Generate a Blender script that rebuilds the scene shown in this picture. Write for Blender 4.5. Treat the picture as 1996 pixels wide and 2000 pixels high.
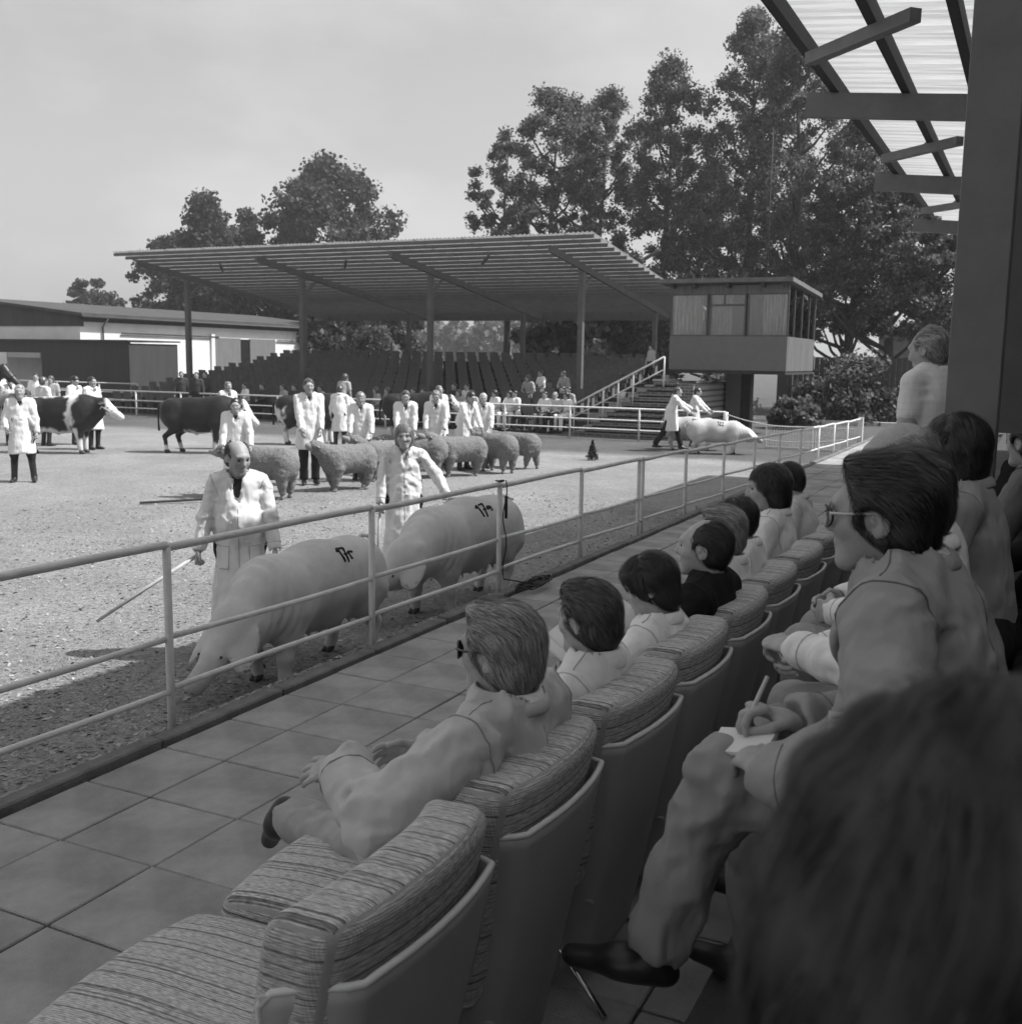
import bpy, math, random
import numpy as np
from mathutils import Vector, Matrix
for o in list(bpy.data.objects): bpy.data.objects.remove(o)
scene = bpy.context.scene
COL = scene.collection
random.seed(7); rng = np.random.default_rng(7)
rad = math.radians

# ---------------------------------------------------------------- camera
CAM_H = 1.90                       # above the paved terrace (z = 0); the ring lies 0.33 m lower
YAW, ROLL = rad(26), 0.015         # fence runs along +Y, the lens points 26 degrees left of it
PITCH = math.atan(298 / 2080)
cam = bpy.data.cameras.new('camera'); cam_ob = bpy.data.objects.new('camera', cam); COL.objects.link(cam_ob)
cam.sensor_width = 36; cam.lens = 36 * 2080 / 1996; cam.clip_start = 0.05; cam.clip_end = 3000
cam_fw = Vector((-math.sin(YAW) * math.cos(PITCH), math.cos(YAW) * math.cos(PITCH), -math.sin(PITCH)))
cam_r = Vector((math.cos(YAW), math.sin(YAW), 0)); cam_u = cam_r.cross(cam_fw)
rr = cam_r * math.cos(ROLL) + cam_u * math.sin(ROLL); uu = cam_u * math.cos(ROLL) - cam_r * math.sin(ROLL)
cam_ob.matrix_world = Matrix((( rr.x, uu.x, -cam_fw.x, 0), (rr.y, uu.y, -cam_fw.y, 0), (rr.z, uu.z, -cam_fw.z, CAM_H), (0, 0, 0, 1)))
cam.dof.use_dof = True; cam.dof.focus_distance = 4.5; cam.dof.aperture_fstop = 7.5
scene.camera = cam_ob

# ---------------------------------------------------------------- sky, sun, exposure
SUN_EL, SUN_AZ = rad(52), math.atan2(.90, .44)       # azimuth from +Y towards +X
world = bpy.data.worlds.new('World'); scene.world = world; world.use_nodes = True
wn, wl = world.node_tree.nodes, world.node_tree.links
wn.clear()
sky = wn.new('ShaderNodeTexSky'); sky.sky_type = 'NISHITA'; sky.sun_disc = False
sky.sun_elevation = SUN_EL; sky.sun_rotation = SUN_AZ; sky.dust_density = 3.0; sky.air_density = 1.0
bw = wn.new('ShaderNodeRGBToBW'); wl.new(sky.outputs[0], bw.inputs[0])
tc = wn.new('ShaderNodeTexCoord'); mp = wn.new('ShaderNodeMapping'); mp.inputs['Scale'].default_value = (1, 1, 2.2)
wl.new(tc.outputs['Generated'], mp.inputs[0])
nz = wn.new('ShaderNodeTexNoise'); nz.inputs['Scale'].default_value = 3.4; nz.inputs['Detail'].default_value = 7; nz.inputs['Roughness'].default_value = .55
wl.new(mp.outputs[0], nz.inputs['Vector'])
mr = wn.new('ShaderNodeMapRange'); mr.inputs[1].default_value = .45; mr.inputs[2].default_value = .8; mr.inputs[3].default_value = .0; mr.inputs[4].default_value = .9
wl.new(nz.outputs[0], mr.inputs[0])
# thin summer cloud: even veil that flattens the sky plus soft puffs
veil = wn.new('ShaderNodeMath'); veil.operation = 'MULTIPLY_ADD'; veil.inputs[1].default_value = .52; veil.inputs[2].default_value = .95
wl.new(bw.outputs[0], veil.inputs[0])
addc = wn.new('ShaderNodeMath'); addc.operation = 'ADD'; wl.new(veil.outputs[0], addc.inputs[0]); wl.new(mr.outputs[0], addc.inputs[1])
bg = wn.new('ShaderNodeBackground'); bg.inputs[1].default_value = .15
wl.new(addc.outputs[0], bg.inputs[0])
wo = wn.new('ShaderNodeOutputWorld'); wl.new(bg.outputs[0], wo.inputs[0])
sun = bpy.data.lights.new('sun', 'SUN'); sun.energy = 3.8; sun.angle = rad(.5); sun.color = (1, 1, 1)
sun_ob = bpy.data.objects.new('sun', sun); COL.objects.link(sun_ob)
sdir = Vector((math.sin(SUN_AZ) * math.cos(SUN_EL), math.cos(SUN_AZ) * math.cos(SUN_EL), math.sin(SUN_EL)))
sun_ob.rotation_euler = sdir.to_track_quat('Z', 'Y').to_euler(); sun_ob.location = sdir * 60
vs = scene.view_settings; vs.view_transform = 'Standard'; vs.look = 'None'; vs.gamma = 1; vs.use_curve_mapping = False; vs.exposure = .7
scene.render.engine = 'CYCLES'
scene.cycles.max_bounces = 8; scene.cycles.transparent_max_bounces = 8

# ---------------------------------------------------------------- projection helpers (pixels of the 1996 x 2000 photograph)
_F = np.array(cam_fw); _R = np.array(rr); _U = np.array(uu); _C = np.array([0, 0, CAM_H])
def ray(x, y): return _F + _R * ((x - 998) / 2080) - _U * ((y - 1000) / 2080)
def at(x, y, z=0.0):
    d = ray(x, y); return _C + d * ((z - CAM_H) / d[2])
def atD(x, y, D): return _C + ray(x, y) * D
def proj(P):
    d = np.array(P, float) - _C; a = d @ _F
    return 998 + 2080 * (d @ _R) / a, 1000 - 2080 * (d @ _U) / a, a
RING = -.33
def gp(x, D, z=RING):
    """point on the ring floor seen at column x, D metres into the picture"""
    y = 1000.
    for _ in range(12):
        P = atD(x, y, D); y += (P[2] - z) * 2080 / D
    return P
def facing(a):
    """rotation about z that turns local +Y to: 0 = to the camera, 90 = to the right of the picture, 180 = away, -90 = left"""
    f = -np.array([-math.sin(YAW), math.cos(YAW)]) * math.cos(rad(a)) + np.array([math.cos(YAW), math.sin(YAW)]) * math.sin(rad(a))
    return math.atan2(-f[0], f[1])

# ---------------------------------------------------------------- materials (a black-and-white photograph: greys only)
MATS = {}
def nodes_of(name, rough, spec):
    m = bpy.data.materials.new(name); m.use_nodes = True
    nt = m.node_tree; b = nt.nodes['Principled BSDF']
    b.inputs['Roughness'].default_value = rough; b.inputs['Specular IOR Level'].default_value = spec
    return m, nt, b
def M(name, v=.3, rough=.8, var=.12, vs=4, bump=0, bs=60, spec=.25, stretch=(1, 1, 1), metal=0, trans=0, attr=None, hi=None, detail=5, bd=.02, bdet=4):
    """grey material; var/vs = tone mottling, bump/bs = fine relief, attr+hi = second tone driven by a mesh attribute"""
    if name in MATS: return MATS[name]
    m, nt, b = nodes_of(name, rough, spec); N, L = nt.nodes, nt.links
    b.inputs['Metallic'].default_value = metal
    tc = N.new('ShaderNodeTexCoord'); mp = N.new('ShaderNodeMapping'); mp.inputs['Scale'].default_value = stretch
    L.new(tc.outputs['Object'], mp.inputs[0])
    n = N.new('ShaderNodeTexNoise'); n.inputs['Scale'].default_value = vs; n.inputs['Detail'].default_value = detail; n.inputs['Roughness'].default_value = .65
    L.new(mp.outputs[0], n.inputs['Vector'])
    r = N.new('ShaderNodeMapRange'); r.inputs[1].default_value = .3; r.inputs[2].default_value = .7
    r.inputs[3].default_value = 1 - var; r.inputs[4].default_value = 1 + var; r.clamp = False
    L.new(n.outputs[0], r.inputs[0])
    mu = N.new('ShaderNodeMath'); mu.operation = 'MULTIPLY'; mu.inputs[1].default_value = v; L.new(r.outputs[0], mu.inputs[0])
    if attr:
        a = N.new('ShaderNodeAttribute'); a.attribute_name = attr
        mx = N.new('ShaderNodeMix'); L.new(a.outputs['Fac'], mx.inputs[0]); mx.inputs[2].default_value = v; mx.inputs[3].default_value = hi
        L.new(mx.outputs[0], mu.inputs[1])
    L.new(mu.outputs[0], b.inputs['Base Color'])
    if bump:
        n2 = N.new('ShaderNodeTexNoise'); n2.inputs['Scale'].default_value = bs; n2.inputs['Detail'].default_value = bdet
        L.new(mp.outputs[0], n2.inputs['Vector'])
        bp = N.new('ShaderNodeBump'); bp.inputs['Strength'].default_value = bump; bp.inputs['Distance'].default_value = bd
        L.new(n2.outputs[0], bp.inputs['Height']); L.new(bp.outputs[0], b.inputs['Normal'])
    if trans:
        t = N.new('ShaderNodeBsdfTranslucent'); L.new(mu.outputs[0], t.inputs[0])
        ms = N.new('ShaderNodeMixShader'); ms.inputs[0].default_value = trans
        L.new(b.outputs[0], ms.inputs[1]); L.new(t.outputs[0], ms.inputs[2])
        L.new(ms.outputs[0], N['Material Output'].inputs[0])
    MATS[name] = m
    return m
def glass(name='glass', op=.22):
    if name in MATS: return MATS[name]
    m, nt, b = nodes_of(name, .03, .5); N, L = nt.nodes, nt.links
    g = N.new('ShaderNodeBsdfGlossy'); g.inputs['Roughness'].default_value = .02
    t = N.new('ShaderNodeBsdfTransparent'); t.inputs[0].default_value = (.9, .9, .9, 1)
    fr = N.new('ShaderNodeFresnel'); fr.inputs[0].default_value = 1.5
    ad = N.new('ShaderNodeMath'); ad.operation = 'ADD'; ad.inputs[1].default_value = op - .04; L.new(fr.outputs[0], ad.inputs[0])
    mx = N.new('ShaderNodeMixShader'); L.new(ad.outputs[0], mx.inputs[0]); L.new(t.outputs[0], mx.inputs[1]); L.new(g.outputs[0], mx.inputs[2])
    L.new(mx.outputs[0], N['Material Output'].inputs[0]); MATS[name] = m
    return m

# ---------------------------------------------------------------- objects
def link(name, data, parent=None, loc=(0, 0, 0), rz=0.0):
    o = bpy.data.objects.new(name, data); COL.objects.link(o)
    if parent is not None: o.parent = parent
    o.location = loc; o.rotation_euler = (0, 0, rz)
    return o
def tag(o, label=None, cat=None, group=None, kind=None):
    if label: o['label'] = label
    if cat: o['category'] = cat
    if group: o['group'] = group
    if kind: o['kind'] = kind
    return o
def empty(name, loc=(0, 0, 0), rz=0.0): return link(name, None, None, loc, rz)
def me_from(name, V, Fc, mats, smooth=True, midx=None, attrs=None):
    me = bpy.data.meshes.new(name)
    V = np.asarray(V, np.float32)
    if isinstance(Fc, np.ndarray):
        n, k = Fc.shape
        me.vertices.add(len(V)); me.vertices.foreach_set('co', V.ravel())
        me.loops.add(n * k); me.loops.foreach_set('vertex_index', Fc.astype(np.int32).ravel())
        me.polygons.add(n); me.polygons.foreach_set('loop_start', np.arange(0, n * k, k, dtype=np.int32))
        me.update(calc_edges=True)
    else:
        me.from_pydata(V.tolist(), [], Fc)
    for m in (mats if isinstance(mats, (list, tuple)) else [mats]): me.materials.append(m)
    if smooth: me.polygons.foreach_set('use_smooth', np.ones(len(me.polygons), bool))
    if midx is not None: me.polygons.foreach_set('material_index', np.asarray(midx, np.int32))
    for k2, a in (attrs or {}).items():
        at_ = me.attributes.new(k2, 'FLOAT', 'POINT'); at_.data.foreach_set('value', np.asarray(a, np.float32))
    me.update()
    return me
class MB:
    """collects boxes, bars, tubes and sheets into one mesh"""
    def __init__(s): s.V = []; s.F = []
    def add(s, V, F):
        n = len(s.V); s.V += [tuple(map(float, v)) for v in V]; s.F += [[i + n for i in f] for f in F]; return s
    def box(s, lo, hi):
        x0, y0, z0 = lo; x1, y1, z1 = hi
        return s.add([(x0, y0, z0), (x1, y0, z0), (x1, y1, z0), (x0, y1, z0), (x0, y0, z1), (x1, y0, z1), (x1, y1, z1), (x0, y1, z1)],
                     [(0, 3, 2, 1), (4, 5, 6, 7), (0, 1, 5, 4), (1, 2, 6, 5), (2, 3, 7, 6), (3, 0, 4, 7)])
    def bar(s, a, b, w, h, up=(0, 0, 1)):
        a, b = Vector(a), Vector(b); d = (b - a).normalized(); u = Vector(up)
        r = d.cross(u).normalized(); u = r.cross(d)
        c = [p + r * sx * w / 2 + u * sz * h / 2 for p in (a, b) for sx, sz in ((-1, -1), (1, -1), (1, 1), (-1, 1))]
        return s.add(c, [(0, 1, 2, 3), (7, 6, 5, 4), (0, 4, 5, 1), (1, 5, 6, 2), (2, 6, 7, 3), (3, 7, 4, 0)])
    def tube(s, pts, r, n=8, caps=True):
        P = [Vector(p) for p in pts]; rs = r if isinstance(r, (list, tuple)) else [r] * len(P)
        rings = []; prev = None
        for i, p in enumerate(P):
            d = (P[min(i + 1, len(P) - 1)] - P[max(i - 1, 0)])
            d = d.normalized() if d.length > 1e-9 else Vector((0, 0, 1))
            if prev is None: prev = Vector((0, 0, 1)) if abs(d.z) < .9 else Vector((1, 0, 0))
            x = (prev - d * prev.dot(d)).normalized(); y = d.cross(x); prev = x
            rings.append([p + (x * math.cos(2 * math.pi * k / n) + y * math.sin(2 * math.pi * k / n)) * rs[i] for k in range(n)])
        V = [v for rg in rings for v in rg]; F = []
        for i in range(len(P) - 1):
            for k in range(n): F.append((i * n + k, i * n + (k + 1) % n, (i + 1) * n + (k + 1) % n, (i + 1) * n + k))
        if caps: F += [tuple(range(n))[::-1], tuple((len(P) - 1) * n + k for k in range(n))]
        return s.add(V, F)
    def grid(s, f, nu, nv):
        V = [f(i / nu, j / nv) for j in range(nv + 1) for i in range(nu + 1)]
        F = [(j * (nu + 1) + i, j * (nu + 1) + i + 1, (j + 1) * (nu + 1) + i + 1, (j + 1) * (nu + 1) + i) for j in range(nv) for i in range(nu)]
        return s.add(V, F)
    def mesh(s, name, mat, smooth=False): return me_from(name, s.V, s.F, mat, smooth)
    def build(s, name, mat, parent=None, smooth=False, loc=(0, 0, 0), rz=0.0, bevel=0, solid=0):
        o = link(name, s.mesh(name, mat, smooth), parent, loc, rz)
        if solid:
            m = o.modifiers.new('s', 'SOLIDIFY'); m.thickness = solid; m.offset = 0
        if bevel:
            m = o.modifiers.new('b', 'BEVEL'); m.width = bevel; m.segments = 2; m.limit_method = 'ANGLE'
        return o

# ---------------------------------------------------------------- soft bodies: smooth unions of tapered capsules, meshed with surface nets
def C(a, b, ra, rb=None, k=.03): return ('c', np.array(a, np.float32), np.array(b, np.float32), ra, ra if rb is None else rb, k)
def K(a, b, ra, rb, ax, fl, k=.03): return ('k', np.array(a, np.float32), np.array(b, np.float32), ra, rb, np.array(ax, np.float32) / np.linalg.norm(ax), fl, k)
def E(c, r, R=None, k=.03): return ('e', np.array(c, np.float32), np.array(r, np.float32), None if R is None else np.array(R, np.float32), k)
def SUB(p): return ('-', p)
def rotm(rx=0, ry=0, rz=0):
    return np.array(Matrix.Rotation(rad(rz), 3, 'Z') @ Matrix.Rotation(rad(ry), 3, 'Y') @ Matrix.Rotation(rad(rx), 3, 'X'), np.float32)
def xf(prims, R, t, s=1.0):
    R = np.asarray(R, np.float32); t = np.asarray(t, np.float32); out = []
    for p in prims:
        if p[0] == '-': out.append(('-', xf([p[1]], R, t, s)[0])); continue
        if p[0] == 'c': out.append(('c', R @ (p[1] * s) + t, R @ (p[2] * s) + t, p[3] * s, p[4] * s, p[5] * s))
        elif p[0] == 'k': out.append(('k', R @ (p[1] * s) + t, R @ (p[2] * s) + t, p[3] * s, p[4] * s, R @ p[5], p[6], p[7] * s))
        else: out.append(('e', R @ (p[1] * s) + t, p[2] * s, R if p[3] is None else R @ p[3], p[4] * s))
    return out
def infl(prims, d, k=None):
    out = []
    for p in prims:
        p = list(p)
        if p[0] in 'ck': p[3] += d; p[4] += d
        elif p[0] == 'e': p[2] = p[2] + d
        if k is not None: p[-1] = k
        out.append(tuple(p))
    return out
def d1(p, P):
    t = p[0]
    if t == 'c' or t == 'k':
        a, b = p[1], p[2]; ba = b - a; l2 = float(ba @ ba) + 1e-9
        q = P - a; h = np.clip(q @ ba / l2, 0, 1); q = q - h[:, None] * ba
        rr_ = p[3] + (p[4] - p[3]) * h
        if t == 'k':
            s = q @ p[5]; q = q + (s * (1 / p[6] - 1))[:, None] * p[5]
            return (np.sqrt((q * q).sum(1)) - rr_) * min(1, p[6])
        return np.sqrt((q * q).sum(1)) - rr_
    q = P - p[1]
    if p[3] is not None: q = q @ p[3]
    u = q / p[2]; k0 = np.sqrt((u * u).sum(1)); u = u / p[2]; k1 = np.sqrt((u * u).sum(1)) + 1e-6
    return np.maximum(k0 * (k0 - 1) / k1, -float(p[2].min()))
def ev(prims, P):
    d = None
    for p in prims:
        if p[0] == '-':
            e = -d1(p[1], P); k = p[1][-1]
            h = np.maximum(k - np.abs(d - e), 0) / max(k, 1e-6); d = np.maximum(d, e) + h * h * k * .25
        else:
            e = d1(p, P)
            if d is None: d = e; continue
            k = p[-1]; h = np.maximum(k - np.abs(d - e), 0) / max(k, 1e-6); d = np.minimum(d, e) - h * h * k * .25
    return d
def bounds(prims, pad):
    lo = np.full(3, 1e9); hi = -lo
    for p in prims:
        if p[0] == '-': continue
        if p[0] in 'ck':
            r = max(p[3], p[4])
            for q in (p[1], p[2]): lo = np.minimum(lo, q - r); hi = np.maximum(hi, q + r)
        else:
            r = np.abs(np.eye(3) if p[3] is None else p[3]) @ p[2]; lo = np.minimum(lo, p[1] - r); hi = np.maximum(hi, p[1] + r)
    return lo - pad, hi + pad
def _hash(i, j, k, s):
    h = (i * 374761393 + j * 668265263 + k * 2147483647 + s * 1274126177) & 0xffffffff
    h = ((h ^ (h >> 13)) * 1274126177) & 0xffffffff
    return ((h ^ (h >> 16)) & 0xffff) / 32767.5 - 1
def noise(P, sc, seed=0):
    q = np.asarray(P, np.float64) * sc; i = np.floor(q).astype(np.int64); f = q - i; f = f * f * (3 - 2 * f)
    r = 0
    for a in (0, 1):
        for b in (0, 1):
            for c in (0, 1):
                w = (f[:, 0] if a else 1 - f[:, 0]) * (f[:, 1] if b else 1 - f[:, 1]) * (f[:, 2] if c else 1 - f[:, 2])
                r = r + w * _hash(i[:, 0] + a, i[:, 1] + b, i[:, 2] + c, seed)
    return r
def nets(fn, lo, hi, vox, lip=1.25):
    """surface nets over a sparse set of 8x8x8 blocks"""
    B = 8; nb = np.maximum(1, np.ceil((np.asarray(hi) - lo) / (vox * B)).astype(int)); n = nb * B
    lo = np.asarray(lo, np.float32)
    bi = np.stack(np.meshgrid(*[np.arange(k) for k in nb], indexing='ij'), -1).reshape(-1, 3)
    bc = fn((lo + (bi * B + (B - 1) / 2) * vox).astype(np.float32))
    A = np.empty(tuple(nb) + (B, B, B), np.float32)
    A[...] = np.where(bc > 0, 1., -1.).reshape(tuple(nb))[..., None, None, None]
    act = np.abs(bc) < vox * B * .87 * lip + vox
    ai = bi[act]
    off = np.stack(np.meshgrid(*[np.arange(B)] * 3, indexing='ij'), -1).reshape(-1, 3)
    for s in range(0, len(ai), 400):
        blk = ai[s:s + 400]
        P = (lo + ((blk[:, None] * B + off[None]) * vox)).reshape(-1, 3).astype(np.float32)
        v = fn(P).reshape(-1, B, B, B)
        A[blk[:, 0], blk[:, 1], blk[:, 2]] = v
    Fd = A.transpose(0, 3, 1, 4, 2, 5).reshape(n)
    ins = Fd < 0
    cnt = np.zeros(n - 1, np.int8)
    for a in (0, 1):
        for b in (0, 1):
            for c in (0, 1): cnt += ins[a:n[0] - 1 + a, b:n[1] - 1 + b, c:n[2] - 1 + c]
    ci = np.argwhere((cnt > 0) & (cnt < 8))
    if len(ci) == 0: return np.zeros((0, 3), np.float32), np.zeros((0, 4), np.int32)
    idx = np.full(n - 1, -1, np.int32); idx[ci[:, 0], ci[:, 1], ci[:, 2]] = np.arange(len(ci))
    acc = np.zeros((len(ci), 3)); w = np.zeros(len(ci))
    cor = [(a, b, c) for a in (0, 1) for b in (0, 1) for c in (0, 1)]
    val = {c: Fd[ci[:, 0] + c[0], ci[:, 1] + c[1], ci[:, 2] + c[2]] for c in cor}
    for c in cor:
        for ax in range(3):
            if c[ax]: continue
            e = list(c); e[ax] = 1; e = tuple(e)
            va, vb = val[c], val[e]; x = (va < 0) != (vb < 0)
            t = va / np.where(np.abs(va - vb) < 1e-9, 1, va - vb)
            q = np.tile(np.array(c, float), (len(ci), 1)); q[:, ax] = t
            acc[x] += q[x]; w[x] += 1
    V = lo + (ci + acc / np.maximum(w, 1)[:, None]) * vox
    quads = []
    for ax in range(3):
        b, c = (ax + 1) % 3, (ax + 2) % 3
        sl0 = [slice(1, n[k] - 1) for k in range(3)]; sl1 = list(sl0); sl0[ax] = slice(0, n[ax] - 1); sl1[ax] = slice(1, n[ax])
        i0, i1 = ins[tuple(sl0)], ins[tuple(sl1)]
        for flip in (0, 1):
            e = np.argwhere((i0 & ~i1) if not flip else (~i0 & i1))
            if not len(e): continue
            e = e + np.array([0 if k == ax else 1 for k in range(3)])
            eb = np.zeros(3, int); eb[b] = 1; ec = np.zeros(3, int); ec[c] = 1
            g = lambda q: idx[q[:, 0], q[:, 1], q[:, 2]]
            Q = np.stack([g(e - eb - ec), g(e - ec), g(e), g(e - eb)], 1)
            quads.append(Q[:, ::-1] if flip else Q)
    Q = np.concatenate(quads); Q = Q[(Q >= 0).all(1)]
    return V.astype(np.float32), Q
def relax(V, Q, it=1, lam=.5):
    for _ in range(it):
        S = np.zeros_like(V); n = np.zeros(len(V), np.float32)
        for k in range(4):
            for a, b in ((Q[:, k], Q[:, (k + 1) % 4]), (Q[:, (k + 1) % 4], Q[:, k])):
                n += np.bincount(a, minlength=len(V))
                for c in range(3): S[:, c] += np.bincount(a, V[b, c], len(V))
        V = V * (1 - lam) + lam * S / np.maximum(n, 1)[:, None]
    return V
def soft(prims, vox, disp=None, clip=None, sm=1, pad=.03):
    """verts, quads of a prim list; disp(P) adds relief, clip(P) > 0 cuts away"""
    def fn(P):
        d = ev(prims, P)
        if disp is not None: d = d - disp(P)
        if clip is not None: d = np.maximum(d, clip(P))
        return d
    lo, hi = bounds(prims, pad + vox * 2)
    V, Q = nets(fn, lo, hi, vox)
    if sm and len(V): V = relax(V, Q, sm)
    return V, Q
def join(parts):
    V, Q, I = [], [], []; n = 0
    for v, q, m in parts:
        if not len(v): continue
        V.append(v); Q.append(q + n); I.append(np.full(len(q), m)); n += len(v)
    return np.concatenate(V), np.concatenate(Q), np.concatenate(I)
def onsurf(fn, p, d, steps=60):
    """march a point p along d to the surface of fn"""
    p = np.array(p, np.float32); d = np.array(d, np.float32); d /= np.linalg.norm(d)
    for _ in range(steps):
        v = float(fn(p[None])[0])
        if v < .0008: break
        p = p + d * max(v * .8, .0006)
    return p

def onsurf_many(fn, P, D, steps=40):
    """march many points at once; returns the points and which of them reached the surface"""
    P = np.array(P, np.float32); D = np.array(D, np.float32); D /= np.linalg.norm(D, axis=1)[:, None]
    for _ in range(steps):
        v = fn(P); P = P + D * np.where(v < .0008, 0, np.maximum(v * .8, .0006))[:, None]
    return P, np.abs(fn(P)) < .004
# ================================================================ SETTING
def edge_z(y):                      # ring floor right beside the kerb: banked up to the terrace, levelling out further on
    t = min(1, max(0, (y - 9) / 17)); return -.05 * (1 - t) + RING * t
def ring_z(x, y):
    t = min(1, max(0, (-3.9 - x) / .62)); t = t * t * (3 - 2 * t)
    return edge_z(y) * (1 - t) + RING * t
def ground_mat():
    m, nt, b = nodes_of('sawdust_ground', .95, .1); N, L = nt.nodes, nt.links
    tc = N.new('ShaderNodeTexCoord'); sp = N.new('ShaderNodeSeparateXYZ'); L.new(tc.outputs['Object'], sp.inputs[0])
    def nz(sc, det=4, rough=.6):
        n = N.new('ShaderNodeTexNoise'); n.inputs['Scale'].default_value = sc; n.inputs['Detail'].default_value = det; n.inputs['Roughness'].default_value = rough
        L.new(tc.outputs['Object'], n.inputs['Vector']); return n.outputs[0]
    def rng_(v, a, b2, c, d):
        r = N.new('ShaderNodeMapRange'); r.inputs[1].default_value = a; r.inputs[2].default_value = b2; r.inputs[3].default_value = c; r.inputs[4].default_value = d
        L.new(v, r.inputs[0]); return r.outputs[0]
    def mth(op, a, b2):
        k = N.new('ShaderNodeMath'); k.operation = op
        for i, q in enumerate((a, b2)):
            if isinstance(q, (int, float)): k.inputs[i].default_value = q
            else: L.new(q, k.inputs[i])
        return k.outputs[0]
    fine = rng_(nz(26, 6, .75), .32, .68, .55, 1.4)
    chip = rng_(nz(70, 3, .6), .35, .65, .72, 1.25)
    mott = rng_(nz(.55, 6, .7), .3, .7, .78, 1.18)
    v = mth('MULTIPLY', mth('MULTIPLY', fine, chip), mott)
    # pale sawdust inside the ring, bare trodden earth towards the far rails and the entrance
    wob = mth('MULTIPLY', mth('SUBTRACT', nz(.35, 5, .7), .5), 3.4)
    yy = mth('ADD', sp.outputs[1], wob)
    far = rng_(yy, 23.3, 24.6, 0, 1)
    base = mth('ADD', mth('MULTIPLY', far, -.155), .275)
    L.new(mth('MULTIPLY', v, base), b.inputs['Base Color'])
    bp = N.new('ShaderNodeBump'); bp.inputs['Strength'].default_value = .8; bp.inputs['Distance'].default_value = .035
    L.new(nz(30, 6, .75), bp.inputs['Height']); L.new(bp.outputs[0], b.inputs['Normal'])
    return m
xs = [-900, -300, -120, -60, -40, -25, -15, -9, -7] + [-5.6 + .1 * i for i in range(18)] + [-3.75, 5, 20, 60, 300, 900]
ys = [-300, -60, -10] + [i for i in range(0, 32, 2)] + [34, 40, 60, 100, 200, 500, 1500]
G = MB(); G.V = [(x, y, ring_z(x, y) if x < -3.8 else -.4) for y in ys for x in xs]
nx = len(xs); G.F = [(j * nx + i, j * nx + i + 1, (j + 1) * nx + i + 1, (j + 1) * nx + i) for j in range(len(ys) - 1) for i in range(nx - 1)]
tag(G.build('ground', ground_mat(), smooth=True), kind='structure')
# loose wood shavings lying on the near part of the ring
n = 60000
px = -4.0 - 9 * rng.random(n) ** 1.7; py = 2.2 + 14 * rng.random(n) ** 1.5
pz = np.array([ring_z(a, b) for a, b in zip(px, py)]) + .006
ang = rng.random(n) * 6.283; ln = .004 + .015 * rng.random(n) ** 2.5; wd = ln * (.25 + .5 * rng.random(n)); ti = (rng.random((n, 2)) - .5) * .9
ca, sa = np.cos(ang), np.sin(ang)
crn = []
for su, sv in ((-1, -1), (1, -1), (1, 1), (-1, 1)):
    crn.append(np.stack([px + ca * su * ln - sa * sv * wd, py + sa * su * ln + ca * sv * wd, pz + su * ti[:, 0] * ln + sv * ti[:, 1] * wd], 1))
Vv = np.stack(crn, 1).reshape(-1, 3)
o = link('wood_shavings', me_from('wood_shavings', Vv, np.arange(4 * n).reshape(-1, 4), M('shavings', .16, .9, .1, 3, attr='v', hi=.4), False, attrs={'v': np.repeat(rng.random(n) ** 1.6, 4)}))
tag(o, 'loose pale wood shavings strewn over the near side of the ring', 'wood shavings', kind='stuff')

# ---- paved terrace: slabs as parts
slab_m = M('concrete_slab', .33, .97, .34, 2.3, bump=.5, bs=130, detail=11)
ter = tag(MB().box((-3.72, .2, -.38), (-.42, 34, -.035)).build('terrace', M('joint_sand', .06, .95, .3, 20)), kind='structure')
xe = [-3.70, -3.32, -2.84, -2.36, -1.88, -1.40, -.92, -.43]
cache = {}
far_slabs = MB()
for i in range(7):
    w = xe[i + 1] - xe[i] - .009
    for j in range(-3, 62):
        y0 = 2.33 + .476 * j
        if y0 < .3: continue
        dz = random.uniform(-.004, .003); l = .476 - .009
        if y0 > 15: far_slabs.box((xe[i], y0, -.03), (xe[i] + w, y0 + l, dz)); continue
        key = (i == 0, i == 6)
        if key not in cache:
            me = MB().box((-w / 2, -l / 2, -.03), (w / 2, l / 2, 0)).mesh('slab', slab_m); cache[key] = me
        s = link('slab', cache[key], ter, (xe[i] + .0045 + w / 2, y0 + .0045 + l / 2, dz), random.choice((0, 0, math.pi)))
        s.rotation_euler.x = random.uniform(-.006, .006); s.rotation_euler.y = random.uniform(-.006, .006)
        s.modifiers.new('b', 'BEVEL').width = .005
tag(far_slabs.build('slab_field', slab_m, ter), kind='stuff')
kerb_m = M('kerb_concrete', .17, .9, .3, 6, bump=.4, bs=120)
kb = tag(empty('kerb'), kind='structure')
kme = MB().box((-.045, -.468, -.35), (.045, .468, .03)).mesh('kerb_stone', kerb_m)
for j in range(-4, 28):
    k = link('kerb_stone', kme, kb, (-3.765 + random.uniform(-.006, .006), 4.72 + .945 * (j + .5), random.uniform(-.012, .004)))
    k.modifiers.new('b', 'BEVEL').width = .009
plat = tag(MB().box((-.62, -13, -.4), (6, 34, .40)).build('stand_step', M('dark_floor', .07, .9, .3, 3, bump=.3, bs=80), bevel=.01), kind='structure')

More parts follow.
